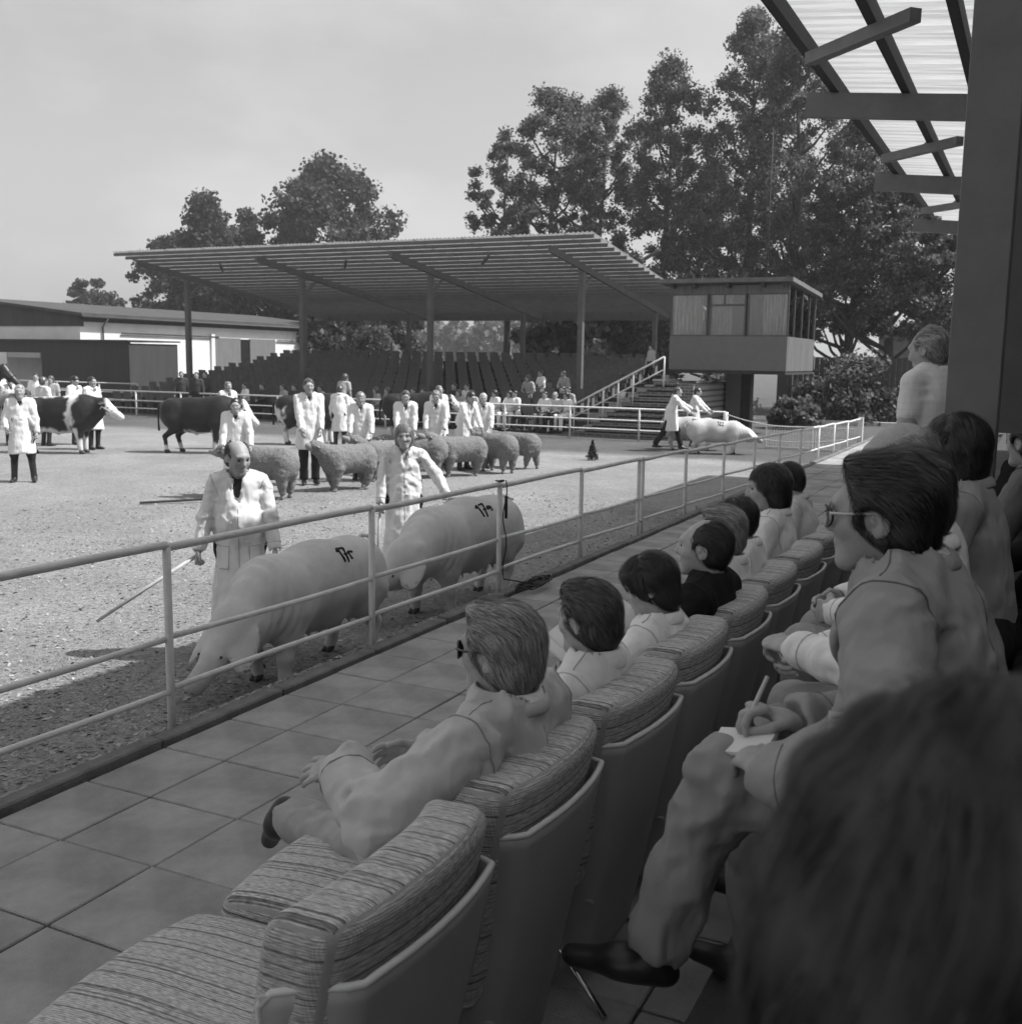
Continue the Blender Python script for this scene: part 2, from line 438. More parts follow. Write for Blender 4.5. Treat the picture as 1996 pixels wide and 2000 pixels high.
# ---- ring fence beside the terrace
white_m = M('white_tube_paint', .62, .45, .12, 9, bump=.1, bs=40, spec=.4)
def ftop(y): return .965 - .0165 * (y - 3)
fence = tag(empty('tube_fence', (-3.84, 0, 0)), 'long white tubular steel rail fence along the edge of the paved terrace', 'fence')
posts = [.3, 2.13, 3.96, 5.80, 7.66, 9.4, 11.05, 11.18, 12.8, 14.6, 16.4, 18.2, 20.0, 21.8, 23.6, 25.4, 27.4]
for y in posts:
    MB().tube([(0, y, edge_z(y) - .2), (0, y, ftop(y) - .004)], .021, 10).build('post', white_m, fence, True)
for fr, r in ((1, .021), (.53, .0165), (.26, .0165)):
    for a, b in zip(posts[:-1], posts[1:]):
        pts = []
        for k in range(7):
            y = a + (b - a) * k / 6; z0 = edge_z(y)
            pts.append((-.004 + .01 * math.sin(y * 1.7 + fr * 9), y, z0 + (ftop(y) - z0) * fr + .008 * math.sin(math.pi * k / 6 + fr * 5) - (0.002 if fr < 1 else 0)))
        MB().tube(pts, r, 8).build('rail', white_m, fence, True)
MB().box((-.06, 27.35, RING), (.06, 27.47, ftop(27.4) + .05)).build('end_post', white_m, fence)
# microphone cable hung from the fence, coiled at its foot
blk = M('black_rubber', .02, .5, .1)
cab = [(-3.80 + .012 * math.sin(i * .7), 7.68 + .012 * math.cos(i * .5), .93 - i * .045) for i in range(19)]
for k in range(70):
    a = k * .55; r = .15 + .05 * math.sin(k * .37) + .02 * random.random()
    cab.append((-3.70 + .3 * r * 1.5 * math.cos(a) + .06, 7.92 + r * 1.6 * math.sin(a), .045 + .012 * (k % 4) * .7))
o = MB().tube(cab, .0055, 6).build('cable', blk, smooth=True)
tag(o, 'thin black cable hanging down the fence post, coiled on the kerb', 'cable')
MB().tube([(-3.79, 7.68, .80), (-3.79, 7.68, .62)], [.014, .012], 8).build('plug', blk, o, True)
MB().tube([(-3.84 + .034 * math.cos(a), 7.66 + .034 * math.sin(a), .925 + .004 * math.sin(2 * a)) for a in np.linspace(0, 6.28, 12)], .006, 6).build('loop', blk, o, True)

# ---- near stand: roof and steel column
steel = M('grey_steel_paint', .19, .55, .12, 5, bump=.05, bs=60, spec=.35)
wood_d = M('dark_timber', .085, .75, .25, 8, bump=.2, bs=70, stretch=(1, 8, 8))
sheet_m = M('fibreglass_sheet', .50, .4, .48, 1.6, trans=.55, spec=.3, detail=8, stretch=(.2, 7, 1))
near = tag(empty('stand_roof'), 'roof of translucent corrugated sheets over the near stand, above the seated spectators', 'roof')
def nz_(x): return 4.62 - .10 * (x + 2.1)
L0 = 5.2
def corr_mesh(width, length, pitch, amp, slope, name, per=8, nv=2, th=0):
    k = int(round(width / pitch)); mb = MB(); nu = k * per
    return mb.grid(lambda u, v: (v * length, u * (width + .03) - .015, amp * math.cos(2 * math.pi * k * u) - slope * v * length), nu, nv).mesh(name, sheet_m, True)
sm_ = corr_mesh(.62, L0, .1033, .026, .10, 'roof_sheet')
for j in range(-22, 35):
    y = .8 + .62 * j
    if y > 21.9: break
    link('roof_sheet', sm_, near, (-2.17, y, nz_(-2.17) + .16 + .006 * (j % 2)))
for x in (-2.06, -1.38, -.76, -.1, .6, 1.3, 2.0, 3.0):
    MB().box((x - .04, -12.8, nz_(x) - .005), (x + .04, 22.35, nz_(x) + .135)).build('purlin', wood_d, near)
for y in (-9, -3.7, 1.4, 6.45, 11.55, 16.65, 21.9):
    MB().bar((-2.34, y, nz_(-2.34) - .13), (4.4, y, nz_(4.4) - .13), .11, .235).build('rafter', steel, near)
for y in (4.1, 9.25, 14.2, 19.3):
    a, b = Vector((-1.98, y + .55, 4.50)), Vector((-1.02, y - .45, 4.47))
    MB().bar(a, b, .10, .10).build('strut', steel, near)
    m_ = (a * .5 + b * .5); MB().bar((m_.x, m_.y, 4.5), (-1.38, m_.y + .12, 4.63), .06, .03).build('bracket', steel, near)
pil = tag(empty('steel_column', (-.225, 4.65, .45)), 'tall grey steel column standing right of the dark-haired man in glasses', 'column')
MB().box((-.095, -.15, -.45), (.095, -.128, 4.0)).build('flange', steel, pil, bevel=.004)
MB().box((-.012, -.127, -.45), (.012, .127, 4.0)).build('web', steel, pil)
MB().box((-.095, .128, -.45), (.095, .15, 4.0)).build('flange', steel, pil, bevel=.004)
tag(MB().box((-.22, 5.0, 1.62), (1.6, 5.06, 4.62)).build('partition_board', steel), 'grey partition board behind the column at the right edge', 'partition')

bw_ = tag(MB().box((2.9, -13, .45), (3.0, 30, 4.3)).build('rear_wall', M('stand_wall', .05, .9, .2, 3)), 'dark rear wall of the near stand behind the last seats', 'wall')

# ---- stand across the ring
RX = [-31.4, -25.65, -19.95, -14.05]
def fz(y): return 5.56 - .131 * (y - 31)
fs = tag(empty('far_stand'), 'open grandstand with tilted corrugated roof on steel posts across the ring', 'grandstand')
fsm = MB().grid(lambda u, v: (u * .93 - .015, v * 13.1, .022 * math.cos(2 * math.pi * 6 * u) - .131 * v * 13.1), 48, 2).mesh('roof_sheet', M('far_sheet', .45, .45, .3, .6, trans=.5), True)
for j in range(22): link('roof_sheet', fsm, fs, (-32.3 + .9 * j, 30.9, fz(30.9) + .18 + .008 * (j % 2)))
fsteel = M('stand_steel', .125, .6, .15, 3)
for j in range(23):
    y = 31.0 + .585 * j
    MB().box((-32.25, y - .03, fz(y) + .03), (-12.45, y + .03, fz(y) + .14)).build('purlin', fsteel, fs)
for x in RX:
    MB().bar((x, 31.3, fz(31.3) - .17), (x, 43.9, fz(43.9) - .17), .11, .22).build('rafter', fsteel, fs)
    MB().box((x - .085, 33.9, -.4), (x + .085, 34.1, fz(34) - .32)).build('post', fsteel, fs)
    MB().box((x - .08, 41.7, -.4), (x + .08, 41.9, fz(41.8) - .32)).build('post', fsteel, fs)
    MB().bar((x, 34, fz(34) - 1.0), (x, 34.75, fz(34.75) - .36), .09, .09).build('knee_brace', fsteel, fs)
    MB().bar((x + 2.4, 33.4, fz(33.4) - .1), (x + 3.3, 32.2, fz(32.2) - .1), .07, .09).build('strut', fsteel, fs)
MB().bar((-32.0, 43.7, fz(43.7) - .12), (-12.6, 43.7, fz(43.7) - .12), .12, .34).build('rear_beam', fsteel, fs)
ROWS = 12
def rowy(r): return 30.3 + .95 * r
def rowz(r): return -.30 + .152 * r
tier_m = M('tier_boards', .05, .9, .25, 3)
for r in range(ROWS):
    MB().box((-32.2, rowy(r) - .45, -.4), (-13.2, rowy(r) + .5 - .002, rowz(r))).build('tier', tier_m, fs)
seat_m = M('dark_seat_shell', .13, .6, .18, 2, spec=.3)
sb = MB()
sb.grid(lambda u, v: ((u - .5) * .40, .04 + .06 * (2 * u - 1) ** 2 * -1 - .07 * v, .40 + .40 * v), 4, 3)
sb.grid(lambda u, v: ((u - .5) * .40, .0 - .42 * v, .40 - .02 * math.sin(v * 3)), 4, 2)
sb.box((-.16, -.30, 0), (-.12, -.02, .385)); sb.box((.12, -.30, 0), (.16, -.02, .385))
sme = sb.mesh('stadium_seat', seat_m)
cnt = 0; rest = MB()
seatpos = []
for r in range(ROWS):
    for c in range(34):
        seatpos.append((r, -31.7 + .545 * c + (.0 if r % 2 else .01)))
def seat_x(px_, r):           # column of the photograph -> x in row r
    d = ray(px_, 740); return d[0] / d[1] * rowy(r)
OCC = []
seatpos.sort(key=lambda s: (rowy(s[0]) ** 2 + s[1] ** 2))
for i, (r, x) in enumerate(seatpos):
    y = rowy(r) + .1
    if i < 290:
        o = link('stadium_seat', sme, None, (x, y, rowz(r)), math.radians(random.uniform(-2, 2)))
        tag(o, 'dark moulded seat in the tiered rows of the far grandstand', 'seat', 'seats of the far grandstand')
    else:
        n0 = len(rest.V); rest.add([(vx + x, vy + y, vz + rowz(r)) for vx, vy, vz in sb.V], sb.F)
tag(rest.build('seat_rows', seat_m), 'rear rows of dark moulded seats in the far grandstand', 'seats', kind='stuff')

# ---- fences on the far side
ff = tag(empty('far_fence', (0, 28.5, 0)), 'white tubular fence in front of the far grandstand and its stairs', 'fence')
pxs = [-9.95 - 2.1 * k for k in range(12)]
for x in pxs + [-7.5]:
    MB().tube([(x, 0, RING), (x, 0, .57)], .03 if x != -7.5 else .07, 8).build('post', white_m, ff, True)
for z, r in ((.57, .026), (.24, .02), (-.03, .02)):
    MB().tube([(pxs[-1], 0, z), (-7.5, 0, z - .003)], r, 8).build('rail', white_m, ff, True)
ff2 = tag(empty('entrance_fence', (0, 33.5, 0)), 'short white tubular fence beside the dark shed, left of the far grandstand', 'fence')
for x in (-46, -43.5, -41, -38.5, -36, -33.8): MB().tube([(x, 0, RING), (x, 0, .62)], .03, 8).build('post', white_m, ff2, True)
for z in (.62, .25, -.05): MB().tube([(-46, 0, z), (-33.8, 0, z + .02)], .026, 8).build('rail', white_m, ff2, True)
rope_m = M('pale_rope', .55, .9, .1)
for nm, dz, lab in (('rope', .52, 'upper white rope sagging from the far fence post to the near fence end'), ('rope', .05, 'lower white rope sagging between the far fence post and the pens')):
    pts = [(-7.5 + 3.65 * t, 28.5 - 1.1 * t, dz - .55 * 4 * t * (1 - t) * (.5 if dz > .3 else .35) + (.05 * t)) for t in np.linspace(0, 1, 15)]
    tag(MB().tube(pts, .014, 6).build(nm, rope_m, smooth=True), lab, 'rope')
def pen(x0, x1, y, lab):
    o = tag(empty('wire_panel', (0, y, 0)), lab, 'wire panel')
    f = MB()
    for a, b in (((x0, 0, -.30), (x1, 0, -.30)), ((x0, 0, .26), (x1, 0, .26)), ((x0, 0, -.33), (x0, 0, .27)), ((x1, 0, -.33), (x1, 0, .27))): f.bar(a, b, .035, .035, (0, 1, 0.01))
    f.build('frame', white_m, o); w = MB()
    k = int((x1 - x0) / .07)
    for i in range(1, k): w.bar((x0 + .07 * i, .002, -.29), (x0 + .07 * i, .002, .25), .008, .008, (0, 1, 0))
    for i in range(1, 8): w.bar((x0, .004, -.29 + .07 * i), (x1, .004, -.29 + .07 * i), .008, .008)
    w.build('wire_mesh', white_m, o)
pen(-6.35, -5.15, 28.3, 'white framed wire mesh pen panel behind the snout of the far pigs')
pen(-5.05, -3.95, 28.15, 'white framed wire mesh pen panel nearest the end of the near fence')

# ---- judges' cabin on a pillar
cb = tag(empty('judges_cabin', (-8.2, 33, RING)), 'raised grey judges cabin with curtained windows on a single pillar', 'cabin')
cabm = M('cabin_panel', .16, .6, .08, 4, spec=.3); cabs = M('cabin_side', .13, .6, .35, 10, stretch=(1, 1, .06)); dk = M('cabin_dark', .05, .7, .2)
x0, x1, y0, y1 = -1.75, 1.72, -2.0, 2.0; zb, zs, zt = 2.02, 2.98, 4.20
MB().box((x0 + .02, y0 + .03, zb - .12), (x1 - .02, y1, zb)).build('floor', dk, cb)
MB().box((x0, y0, zb - .02), (x1, y0 + .06, zs)).build('front_panel', cabm, cb)
MB().box((x1 - .06, y0 + .061, zb - .02), (x1 + .003, y1, zs)).build('side_panel', cabs, cb)
MB().box((x0 - .003, y0 + .061, zb - .02), (x0 + .06, y1, zs)).build('side_panel', cabs, cb)
MB().box((x0, y1 + .001, zb), (x1, y1 + .06, zt + .3)).build('rear_panel', cabs, cb)
MB().box((x0, y0 + .004, zt), (x1, y0 + .06, zt + .24)).build('fascia', cabs, cb)
MB().add([(x0 - .3, y0 - .35, zt + .30), (x1 + .15, y0 - .35, zt + .30), (x1 + .15, y1 + .2, zt + .10), (x0 - .3, y1 + .2, zt + .10),
          (x0 - .3, y0 - .35, zt + .42), (x1 + .15, y0 - .35, zt + .42), (x1 + .15, y1 + .2, zt + .22), (x0 - .3, y1 + .2, zt + .22)],
         [(0, 3, 2, 1), (4, 5, 6, 7), (0, 1, 5, 4), (1, 2, 6, 5), (2, 3, 7, 6), (3, 0, 4, 7)]).build('roof', M('cabin_roof', .15, .8, .2), cb)
for x in (x0 + .1, x0 + .75, x0 + 1.75, x0 + 2.75, x1 - .1): MB().box((x - .05, y0 - .3, zt + .16), (x + .05, y0 + .0, zt + .30)).build('rafter_end', dk, cb)
fr_m = M('window_frame', .10, .5, .1)
cur = M('net_curtain', .72, .9, .45, 14, stretch=(1, 1, .12), trans=.3); gl = glass('glass', .13)
wins = [(x0, x0 + 1.13), (x0 + 1.17, x0 + 2.25), (x0 + 2.29, x1)]
for i, (a, b) in enumerate(wins):
    w = MB().box((a, y0 + .008, zs), (a + .05, y0 + .055, zt)).box((b - .05, y0 + .008, zs), (b, y0 + .055, zt)).box((a, y0 + .010, zs), (b, y0 + .05, zs + .04)).box((a, y0 + .010, zt - .04), (b, y0 + .05, zt))
    if i == 1: w.box((a + .05, y0 + .014, zs + .86), (b - .05, y0 + .048, zs + .92)).box((a + .42, y0 + .013, zs + .92), (a + .47, y0 + .047, zt - .04))
    wo_ = w.build('window_frame', fr_m, cb)
    MB().box((a + .05, y0 + .028, zs + .04), (b - .05, y0 + .034, zt - .04)).build('pane', gl, wo_)
    def fold(u, v, a=a, b=b, i=i):
        ww = (b - a - .26) if i == 0 else (b - a - .12) * (.62 if i == 1 else .66); st = a + .06 + (0 if i < 2 else (b - a) * .3)
        return (st + u * ww + .015 * math.sin(u * 40 + v * 3 + i), y0 + .20 + .055 * math.sin(u * 46 + i + .6 * math.sin(u * 9)) + .01 * math.sin(u * 23 + 2 * v), zs - .02 + v * (zt - zs))
    MB().grid(fold, 90, 6).build('curtain', cur, wo_, True)
MB().box((x1 - .045, y0 + .07, zs), (x1 - .035, y1, zt + .1)).build('side_pane', gl, cb)
for y in (y0 + .9, y0 + 2.0, y0 + 3.1): MB().box((x1 - .07, y, zs), (x1 - .01, y + .05, zt + .15)).build('mullion', fr_m, cb)
MB().grid(lambda u, v: (x1 - .18 + .02 * math.sin(u * 70), y0 + .15 + u * 3.7, zs + v * 1.3), 90, 2).build('curtain', M('side_curtain', .25, .9, .3, 10, stretch=(1, 1, .1)), cb, True)
MB().box((-.45, -.25, 0), (.0, .2, zb - .12)).build('pillar', cabm, cb); MB().box((.003, -.18, 0), (.30, .2, zb - .121)).build('pillar_recess', dk, cb)
MB().tube([(.3, 1.2, zt + .1), (.3, 1.2, zt + 5.2)], [.028, .016], 8).build('flagpole', dk, cb, True)
# person silhouettes are not resolved behind the net; a desk with papers shows as pale shapes
MB().box((x0 + .3, y0 + .35, zs - .15), (x1 - .3, y0 + .9, zs - .1)).build('desk', dk, cb)

# ---- brick stair block beside the stand
st = tag(empty('brick_stairs', (0, 0, RING)), 'brick stair block with white handrail left of the judges cabin', 'stairs')
def brick():
    m, nt, b = nodes_of('brick', .9, .15); N, L = nt.nodes, nt.links
    tc = N.new('ShaderNodeTexCoord'); mp = N.new('ShaderNodeMapping'); mp.inputs['Rotation'].default_value = (rad(90), 0, 0); L.new(tc.outputs['Object'], mp.inputs[0])
    br = N.new('ShaderNodeTexBrick'); br.inputs['Color1'].default_value = (.10, .10, .10, 1); br.inputs['Color2'].default_value = (.16, .16, .16, 1); br.inputs['Mortar'].default_value = (.3, .3, .3, 1)
    br.inputs['Scale'].default_value = 1; br.inputs['Brick Width'].default_value = .26; br.inputs['Row Height'].default_value = .085; br.inputs['Mortar Size'].default_value = .012
    L.new(mp.outputs[0], br.inputs[0]); L.new(br.outputs[0], b.inputs['Base Color'])
    bp = N.new('ShaderNodeBump'); bp.invert = True; bp.inputs['Distance'].default_value = .01; L.new(br.outputs['Fac'], bp.inputs['Height']); L.new(bp.outputs[0], b.inputs['Normal'])
    return m
bm_ = brick(); step_m = M('stair_concrete', .3, .9, .2, 4, bump=.2)
nst = 11
for i in range(nst):
    xa = -12.3 + .235 * i; za = .155 * (i + 1)
    MB().box((xa + .02, 29.55, .155 * i + (.002 if i else -.1)), (-9.2, 31.4, za - .04)).build('riser', bm_, st)
    MB().box((xa, 29.52, za - .04), (xa + .30, 31.45, za)).build('tread', step_m, st)
MB().box((-9.19, 29.5, -.1), (-8.72, 34, 1.6)).build('side_wall', bm_, st)
for i in range(3):
    t = i / 2
    for y in (29.55,):
        pass
hr = [(-12.35 + 2.75 * t, 29.5, 0.92 + 1.44 * t) for t in np.linspace(0, 1, 7)]
MB().tube(hr, .028, 8).build('handrail', white_m, st, True); MB().tube([(x, y, z - .36) for x, y, z in hr], .022, 8).build('handrail', white_m, st, True)
for k in (0, 1, 2, 3, 4, 6): MB().tube([hr[k], (hr[k][0], 29.5, hr[k][2] - .85)], .024, 8).build('baluster', white_m, st, True)

# ---- barn and shed on the left
barn = tag(empty('barn', (-45, 41, RING)), 'long low white barn with dark eaves band and sliding doors behind the shed', 'barn')
bwhite = M('barn_plaster', .72, .9, .12, .7, bump=.15, bs=20, detail=8); bdark = M('barn_boards', .07, .9, .25, 2, stretch=(1, 1, .3)); broof = M('barn_roof', .075, .9, .25, 1.2, bump=.3, bs=30)
YL = 23.7
MB().box((-.25, 0, 0), (0, YL, 3.84)).build('wall', bwhite, barn)
MB().box((-.25, 0.003, 3.84), (.04, YL, 4.28)).build('eaves_band', bdark, barn)
MB().box((-17, -.25, 0), (-.001, 0, 3.6)).build('gable_wall', bwhite, barn)
MB().add([(-17.2, -.30, 3.6), (.04, -.30, 3.6), (.04, -.30, 4.28), (-8.5, -.30, 5.0), (-17.2, -.30, 4.28), (-17.2, -.02, 3.6), (.04, -.02, 3.6), (.04, -.02, 4.28), (-8.5, -.02, 5.0), (-17.2, -.02, 4.28)],
         [(0, 1, 2, 3, 4), (9, 8, 7, 6, 5), (0, 5, 6, 1), (1, 6, 7, 2), (2, 7, 8, 3), (3, 8, 9, 4), (4, 9, 5, 0)]).build('gable', bdark, barn)
for s, nm in ((1, 'roof'), (-1, 'roof')):
    xo, xi = (.55, -8.5) if s > 0 else (-17.55, -8.5)
    MB().add([(xo, -.6, 4.12), (xo, YL + .5, 4.12), (xi, YL + .5, 5.05), (xi, -.6, 5.05), (xo, -.6, 4.27), (xo, YL + .5, 4.27), (xi, YL + .5, 5.2), (xi, -.6, 5.2)],
             [(0, 3, 2, 1), (4, 5, 6, 7), (0, 1, 5, 4), (1, 2, 6, 5), (2, 3, 7, 6), (3, 0, 4, 7)]).build(nm, broof, barn)
MB().tube([(.5, -.5, 4.1), (.5, YL + .4, 4.08)], .06, 8).build('gutter', fsteel, barn, True)
for y in (1.2, 23.0): MB().tube([(.5, y, 4.05), (.1, y, 3.6), (.07, y, 0)], .05, 8).build('downpipe', fsteel, barn, True)
for a, b in ((9.9, 12.2), (13.1, 15.6)):
    d = MB().box((.03, a, 0), (.09, b, 3.25)).build('sliding_door', M('door_boards', .16, .85, .25, 3, stretch=(1, 6, .3)), barn)
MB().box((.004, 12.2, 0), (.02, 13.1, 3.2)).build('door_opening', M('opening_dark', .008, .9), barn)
MB().bar((.1, 2.5, 3.3), (.1, 10.2, 3.28), .06, .09).build('door_rail', dk, barn); MB().bar((.1, 15.8, 3.2), (.1, 21, 3.2), .06, .08).build('door_rail', dk, barn)
MB().box((.01, 9.55, 0), (.12, 9.85, 3.5)).build('door_jamb', bwhite, barn)
shed = tag(empty('shed', (-38.8, 38, RING)), 'flat dark windowless shed in front of the white barn at left', 'shed')
sh_m = M('shed_cladding', .055, .85, .15, 1.5, stretch=(2, 2, .3)); sh_s = M('shed_cladding_side', .055, .85, .15, 1.5, stretch=(2, 2, .3))
MB().box((-5.9, 0, 0), (0, .1, 2.78)).build('front_wall', sh_m, shed); MB().box((-.1, .101, 0), (.003, 3.2, 2.70)).build('side_wall', sh_s, shed)
MB().box((-14, 0.002, 2.2), (-5.9, .1, 2.79)).build('lintel', sh_m, shed); MB().box((-9.2, 0, 0), (-8.4, .1, 2.2)).build('front_post', bwhite, shed)
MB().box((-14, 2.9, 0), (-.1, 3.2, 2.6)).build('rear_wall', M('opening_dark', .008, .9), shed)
MB().box((-14, -.15, 2.785), (.12, 3.3, 2.86)).build('roof', dk, shed)
MB().box((-8.3, -.03, 1.95), (-5.95, -.002, 2.2)).build('door_head', M('pale_fascia', .4, .8, .1), shed)
MB().tube([(-5.8, -.01, .95), (-3.0, -.01, .95)], .012, 6).build('rail', fsteel, shed)

# ---- right-hand background: board fence, hall, white kerb
bf = tag(empty('board_fence', (-9.2, 42.5, RING)), 'tall dark board fence behind the trunks right of the judges cabin', 'fence')
bmes = MB().box((0, 0, 0), (.185, .03, 2.5)).mesh('board', bdark)
for i in range(62):
    link('board', bmes, bf, (.2 * i, random.uniform(-.012, .012), random.uniform(-.03, .03)))
for z in (.5, 1.9): MB().box((0, .05, z), (12.4, .11, z + .09)).build('rail', bdark, bf)
tag(MB().box((-9.3, 41.0, RING - .1), (6, 41.25, RING + .14)).build('garden_kerb', M('white_kerb', .62, .9, .15)), 'low whitewashed kerb at the foot of the board fence', 'kerb')
hall = tag(empty('hall', (1.0, 62, RING)), 'pale gabled hall half hidden behind the poplar trunks', 'building')
MB().box((-9, 0, 0), (9, 12, 4.2)).build('wall', M('hall_wall', .2, .9, .2), hall)
MB().add([(-9.4, -.3, 4.2), (9.4, -.3, 4.2), (9.4, 6, 7.4), (-9.4, 6, 7.4), (9.4, 12.3, 4.2), (-9.4, 12.3, 4.2)], [(0, 1, 2, 3), (3, 2, 4, 5), (0, 3, 5), (1, 4, 2), (0, 5, 4, 1)]).build('roof', M('hall_roof', .38, .9, .15), hall)
# ================================================================ TREES
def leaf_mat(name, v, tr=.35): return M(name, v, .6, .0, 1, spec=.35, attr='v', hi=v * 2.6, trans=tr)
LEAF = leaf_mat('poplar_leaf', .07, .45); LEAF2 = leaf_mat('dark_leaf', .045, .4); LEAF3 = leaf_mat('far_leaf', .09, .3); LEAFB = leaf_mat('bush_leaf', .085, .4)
bark = M('bark', .06, .9, .35, 6, bump=.8, bs=18, stretch=(1, 1, .25))
def leaves(clumps, per, size, seed, flat=.0):
    """clumps: (centre, radius) ; many small leaf quads through each clump's volume"""
    r_ = np.random.default_rng(seed)
    cen = np.repeat(np.array([c for c, _ in clumps]), per, 0); rd = np.repeat(np.array([r for _, r in clumps]), per)
    d = r_.normal(size=(len(cen), 3)); d /= np.linalg.norm(d, axis=1)[:, None]
    q = cen + d * (rd * np.minimum(np.abs(r_.normal(size=len(cen))), 1.7) * .72)[:, None] * np.array([1, 1, .85])
    a = r_.normal(size=q.shape); a /= np.linalg.norm(a, axis=1)[:, None]
    b = np.cross(a, r_.normal(size=q.shape)); b /= np.linalg.norm(b, axis=1)[:, None]
    s = size * (.55 + .9 * r_.random(len(q)))
    a = a * s[:, None] * .62; b = b * s[:, None] * .5
    V = np.stack([q - a, q - b * .9 + a * .1, q + a, q + b * .9 + a * .1], 1).reshape(-1, 3)
    return V, np.arange(len(V)).reshape(-1, 4), np.repeat(r_.random(len(q)) ** 1.5, 4)
def tree(name, label, group, base, H, rx, z0, nclump, per, size, mat, seed, shape='oval', lean=(0, 0), trunk_r=None, cr=(.11, .26), nlimb=9):
    r_ = random.Random(seed)
    o = tag(empty(name, base), label, 'tree', group)
    tr = trunk_r or H * .014
    tp = [(lean[0] * t + .12 * math.sin(t * 7 + seed), lean[1] * t + .1 * math.cos(t * 6 + seed), H * .94 * t - .3 * (t == 0)) for t in np.linspace(0, 1, 9)]
    mb = MB().tube(tp, [tr * (1.15 - t * 1.05) for t in np.linspace(0, 1, 9)], 8)
    cl = []
    for i in range(nclump):
        t = r_.random(); z = z0 + (H - z0) * t
        if shape == 'oval': prof = math.sin(math.pi * (.10 + .86 * t)) ** .7
        elif shape == 'poplar': prof = (1 - t) ** .55 * (.55 + .45 * min(1, t * 5)) * 1.15
        elif shape == 'round': prof = math.sqrt(max(0, 1 - (2 * t - 1) ** 2))
        else: prof = (1 - t) ** .9 * min(1, .3 + t * 6)
        a = r_.random() * 6.283; rr2 = rx * prof * (.25 + .75 * math.sqrt(r_.random())) * (1 + .22 * math.sin(3 * a + seed + z * .8))
        c = (lean[0] * t + rr2 * math.cos(a), lean[1] * t + rr2 * math.sin(a), z)
        cl.append((c, rx * r_.uniform(*cr)))
        if i < nlimb and t < .85:
            zb_ = max(z0 * .6, z - rr2 * r_.uniform(.6, 1.1)); tt = zb_ / H
            p0 = Vector((lean[0] * tt, lean[1] * tt, zb_)); p2 = Vector(c); p1 = (p0 + p2) / 2 + Vector((0, 0, -.15 * rr2))
            mb.tube([p0, p1, p2], [tr * .42, tr * .28, tr * .08], 6)
    mb.build('trunk', bark, o, True)
    V, Q, va = leaves(cl, per, size, seed)
    link('crown', me_from('crown', V, Q, mat, False, attrs={'v': va}), o)
    return o
def top_at(px, py, D):
    P = atD(px, py, D); return (P[0], P[1], RING), P[2] - RING
POP = [ # column, top row, depth, radius, crown foot, clumps, what sets it apart
 (992, 262, 62, 2.3, 5.5, 62, 'spreading poplar at the left end of the row, above the far stand roof'),
 (1085, 184, 58, 3.4, 3.0, 120, 'broad rounded poplar, second in the row, behind the far stand corner'),
 (1180, 186, 60, 2.9, 3.0, 95, 'poplar behind the roof corner with a twin rounded top'),
 (1310, 124, 56, 3.6, 2.5, 130, 'tall slender poplar directly left of the judges cabin flagpole'),
 (1478, 26, 54, 3.7, 3.0, 150, 'tallest poplar, rising straight behind the judges cabin'),
 (1572, 24, 51, 3.4, 4.0, 140, 'tall poplar whose crown touches the near roof edge'),
 (1668, 210, 49, 3.1, 3.4, 110, 'leaning poplar with bare trunk under the near roof'),
 (1752, 330, 47, 2.9, 3.6, 90, 'poplar with dark trunk beside the standing man in checked shirt'),
 (1838, 455, 44, 2.2, 3.2, 60, 'low thin poplar seen against the edge of the steel column'),
 (1400, 330, 64, 3.8, 2.0, 110, 'deep shaded poplar filling the gap behind the cabin roof'),
]
for i, (x, y, D, r, z0, nc, lab) in enumerate(POP):
    b, H = top_at(x, y, D)
    tree('poplar_tree', lab, 'poplars behind the judges cabin', b, H, r, z0, int(nc * 1.5), 330, .125, LEAF, 100 + i, 'poplar' if i not in (0, 1, 2, 8) else 'oval', lean=(.9, 0) if i == 6 else (0, 0), trunk_r=.24, cr=(.09, .20), nlimb=26)
LT = [(402, 390, 92, 6.0, 1.0, 150, 'conical', 'dark pointed tree at the left, above the barn roof'),
      (484, 420, 98, 4.4, 2.0, 80, 'conical', 'slim dark tree between the two large left trees'),
      (645, 326, 92, 6.6, 1.0, 220, 'oval', 'big dark rounded tree rising behind the far grandstand roof'),
      (552, 425, 96, 4.6, 2.0, 90, 'oval', 'smaller dark tree nestled left of the big rounded tree'),
      (690, 560, 75, 4.2, .5, 90, 'round', 'low dark tree under the left end of the grandstand roof'),
      (452, 455, 95, 5.0, 1.0, 100, 'oval', 'dark leafy tree filling the gap right of the pointed tree'),
      (182, 552, 120, 3.4, 4.0, 60, 'round', 'small round tree peeping over the barn roof at far left'),
      (338, 470, 105, 4.6, 1.0, 90, 'oval', 'low dark tree behind the barn ridge, left of the pointed tree')]
for i, (x, y, D, r, z0, nc, shp, lab) in enumerate(LT):
    b, H = top_at(x, y, D)
    tree('broadleaf_tree', lab, 'dark trees behind the stand and barn', b, H, r, z0, nc, 260, .30, LEAF2, 200 + i, shp, cr=(.10, .22))
for i in range(17):
    x = 755 + i * 24 + random.uniform(-8, 8); D = random.uniform(190, 260)
    b, H = top_at(x, random.uniform(612, 648) if i not in (6,) else 604, D)
    tree('distant_tree', 'pale distant tree on the horizon seen beneath the grandstand roof', 'distant trees under the far roof', b, max(H, 5), random.uniform(4, 7) if i != 6 else 2.2, .5, 26, 90, 1.0, LEAF3, 300 + i, 'round' if i != 6 else 'oval', cr=(.2, .36), nlimb=2)
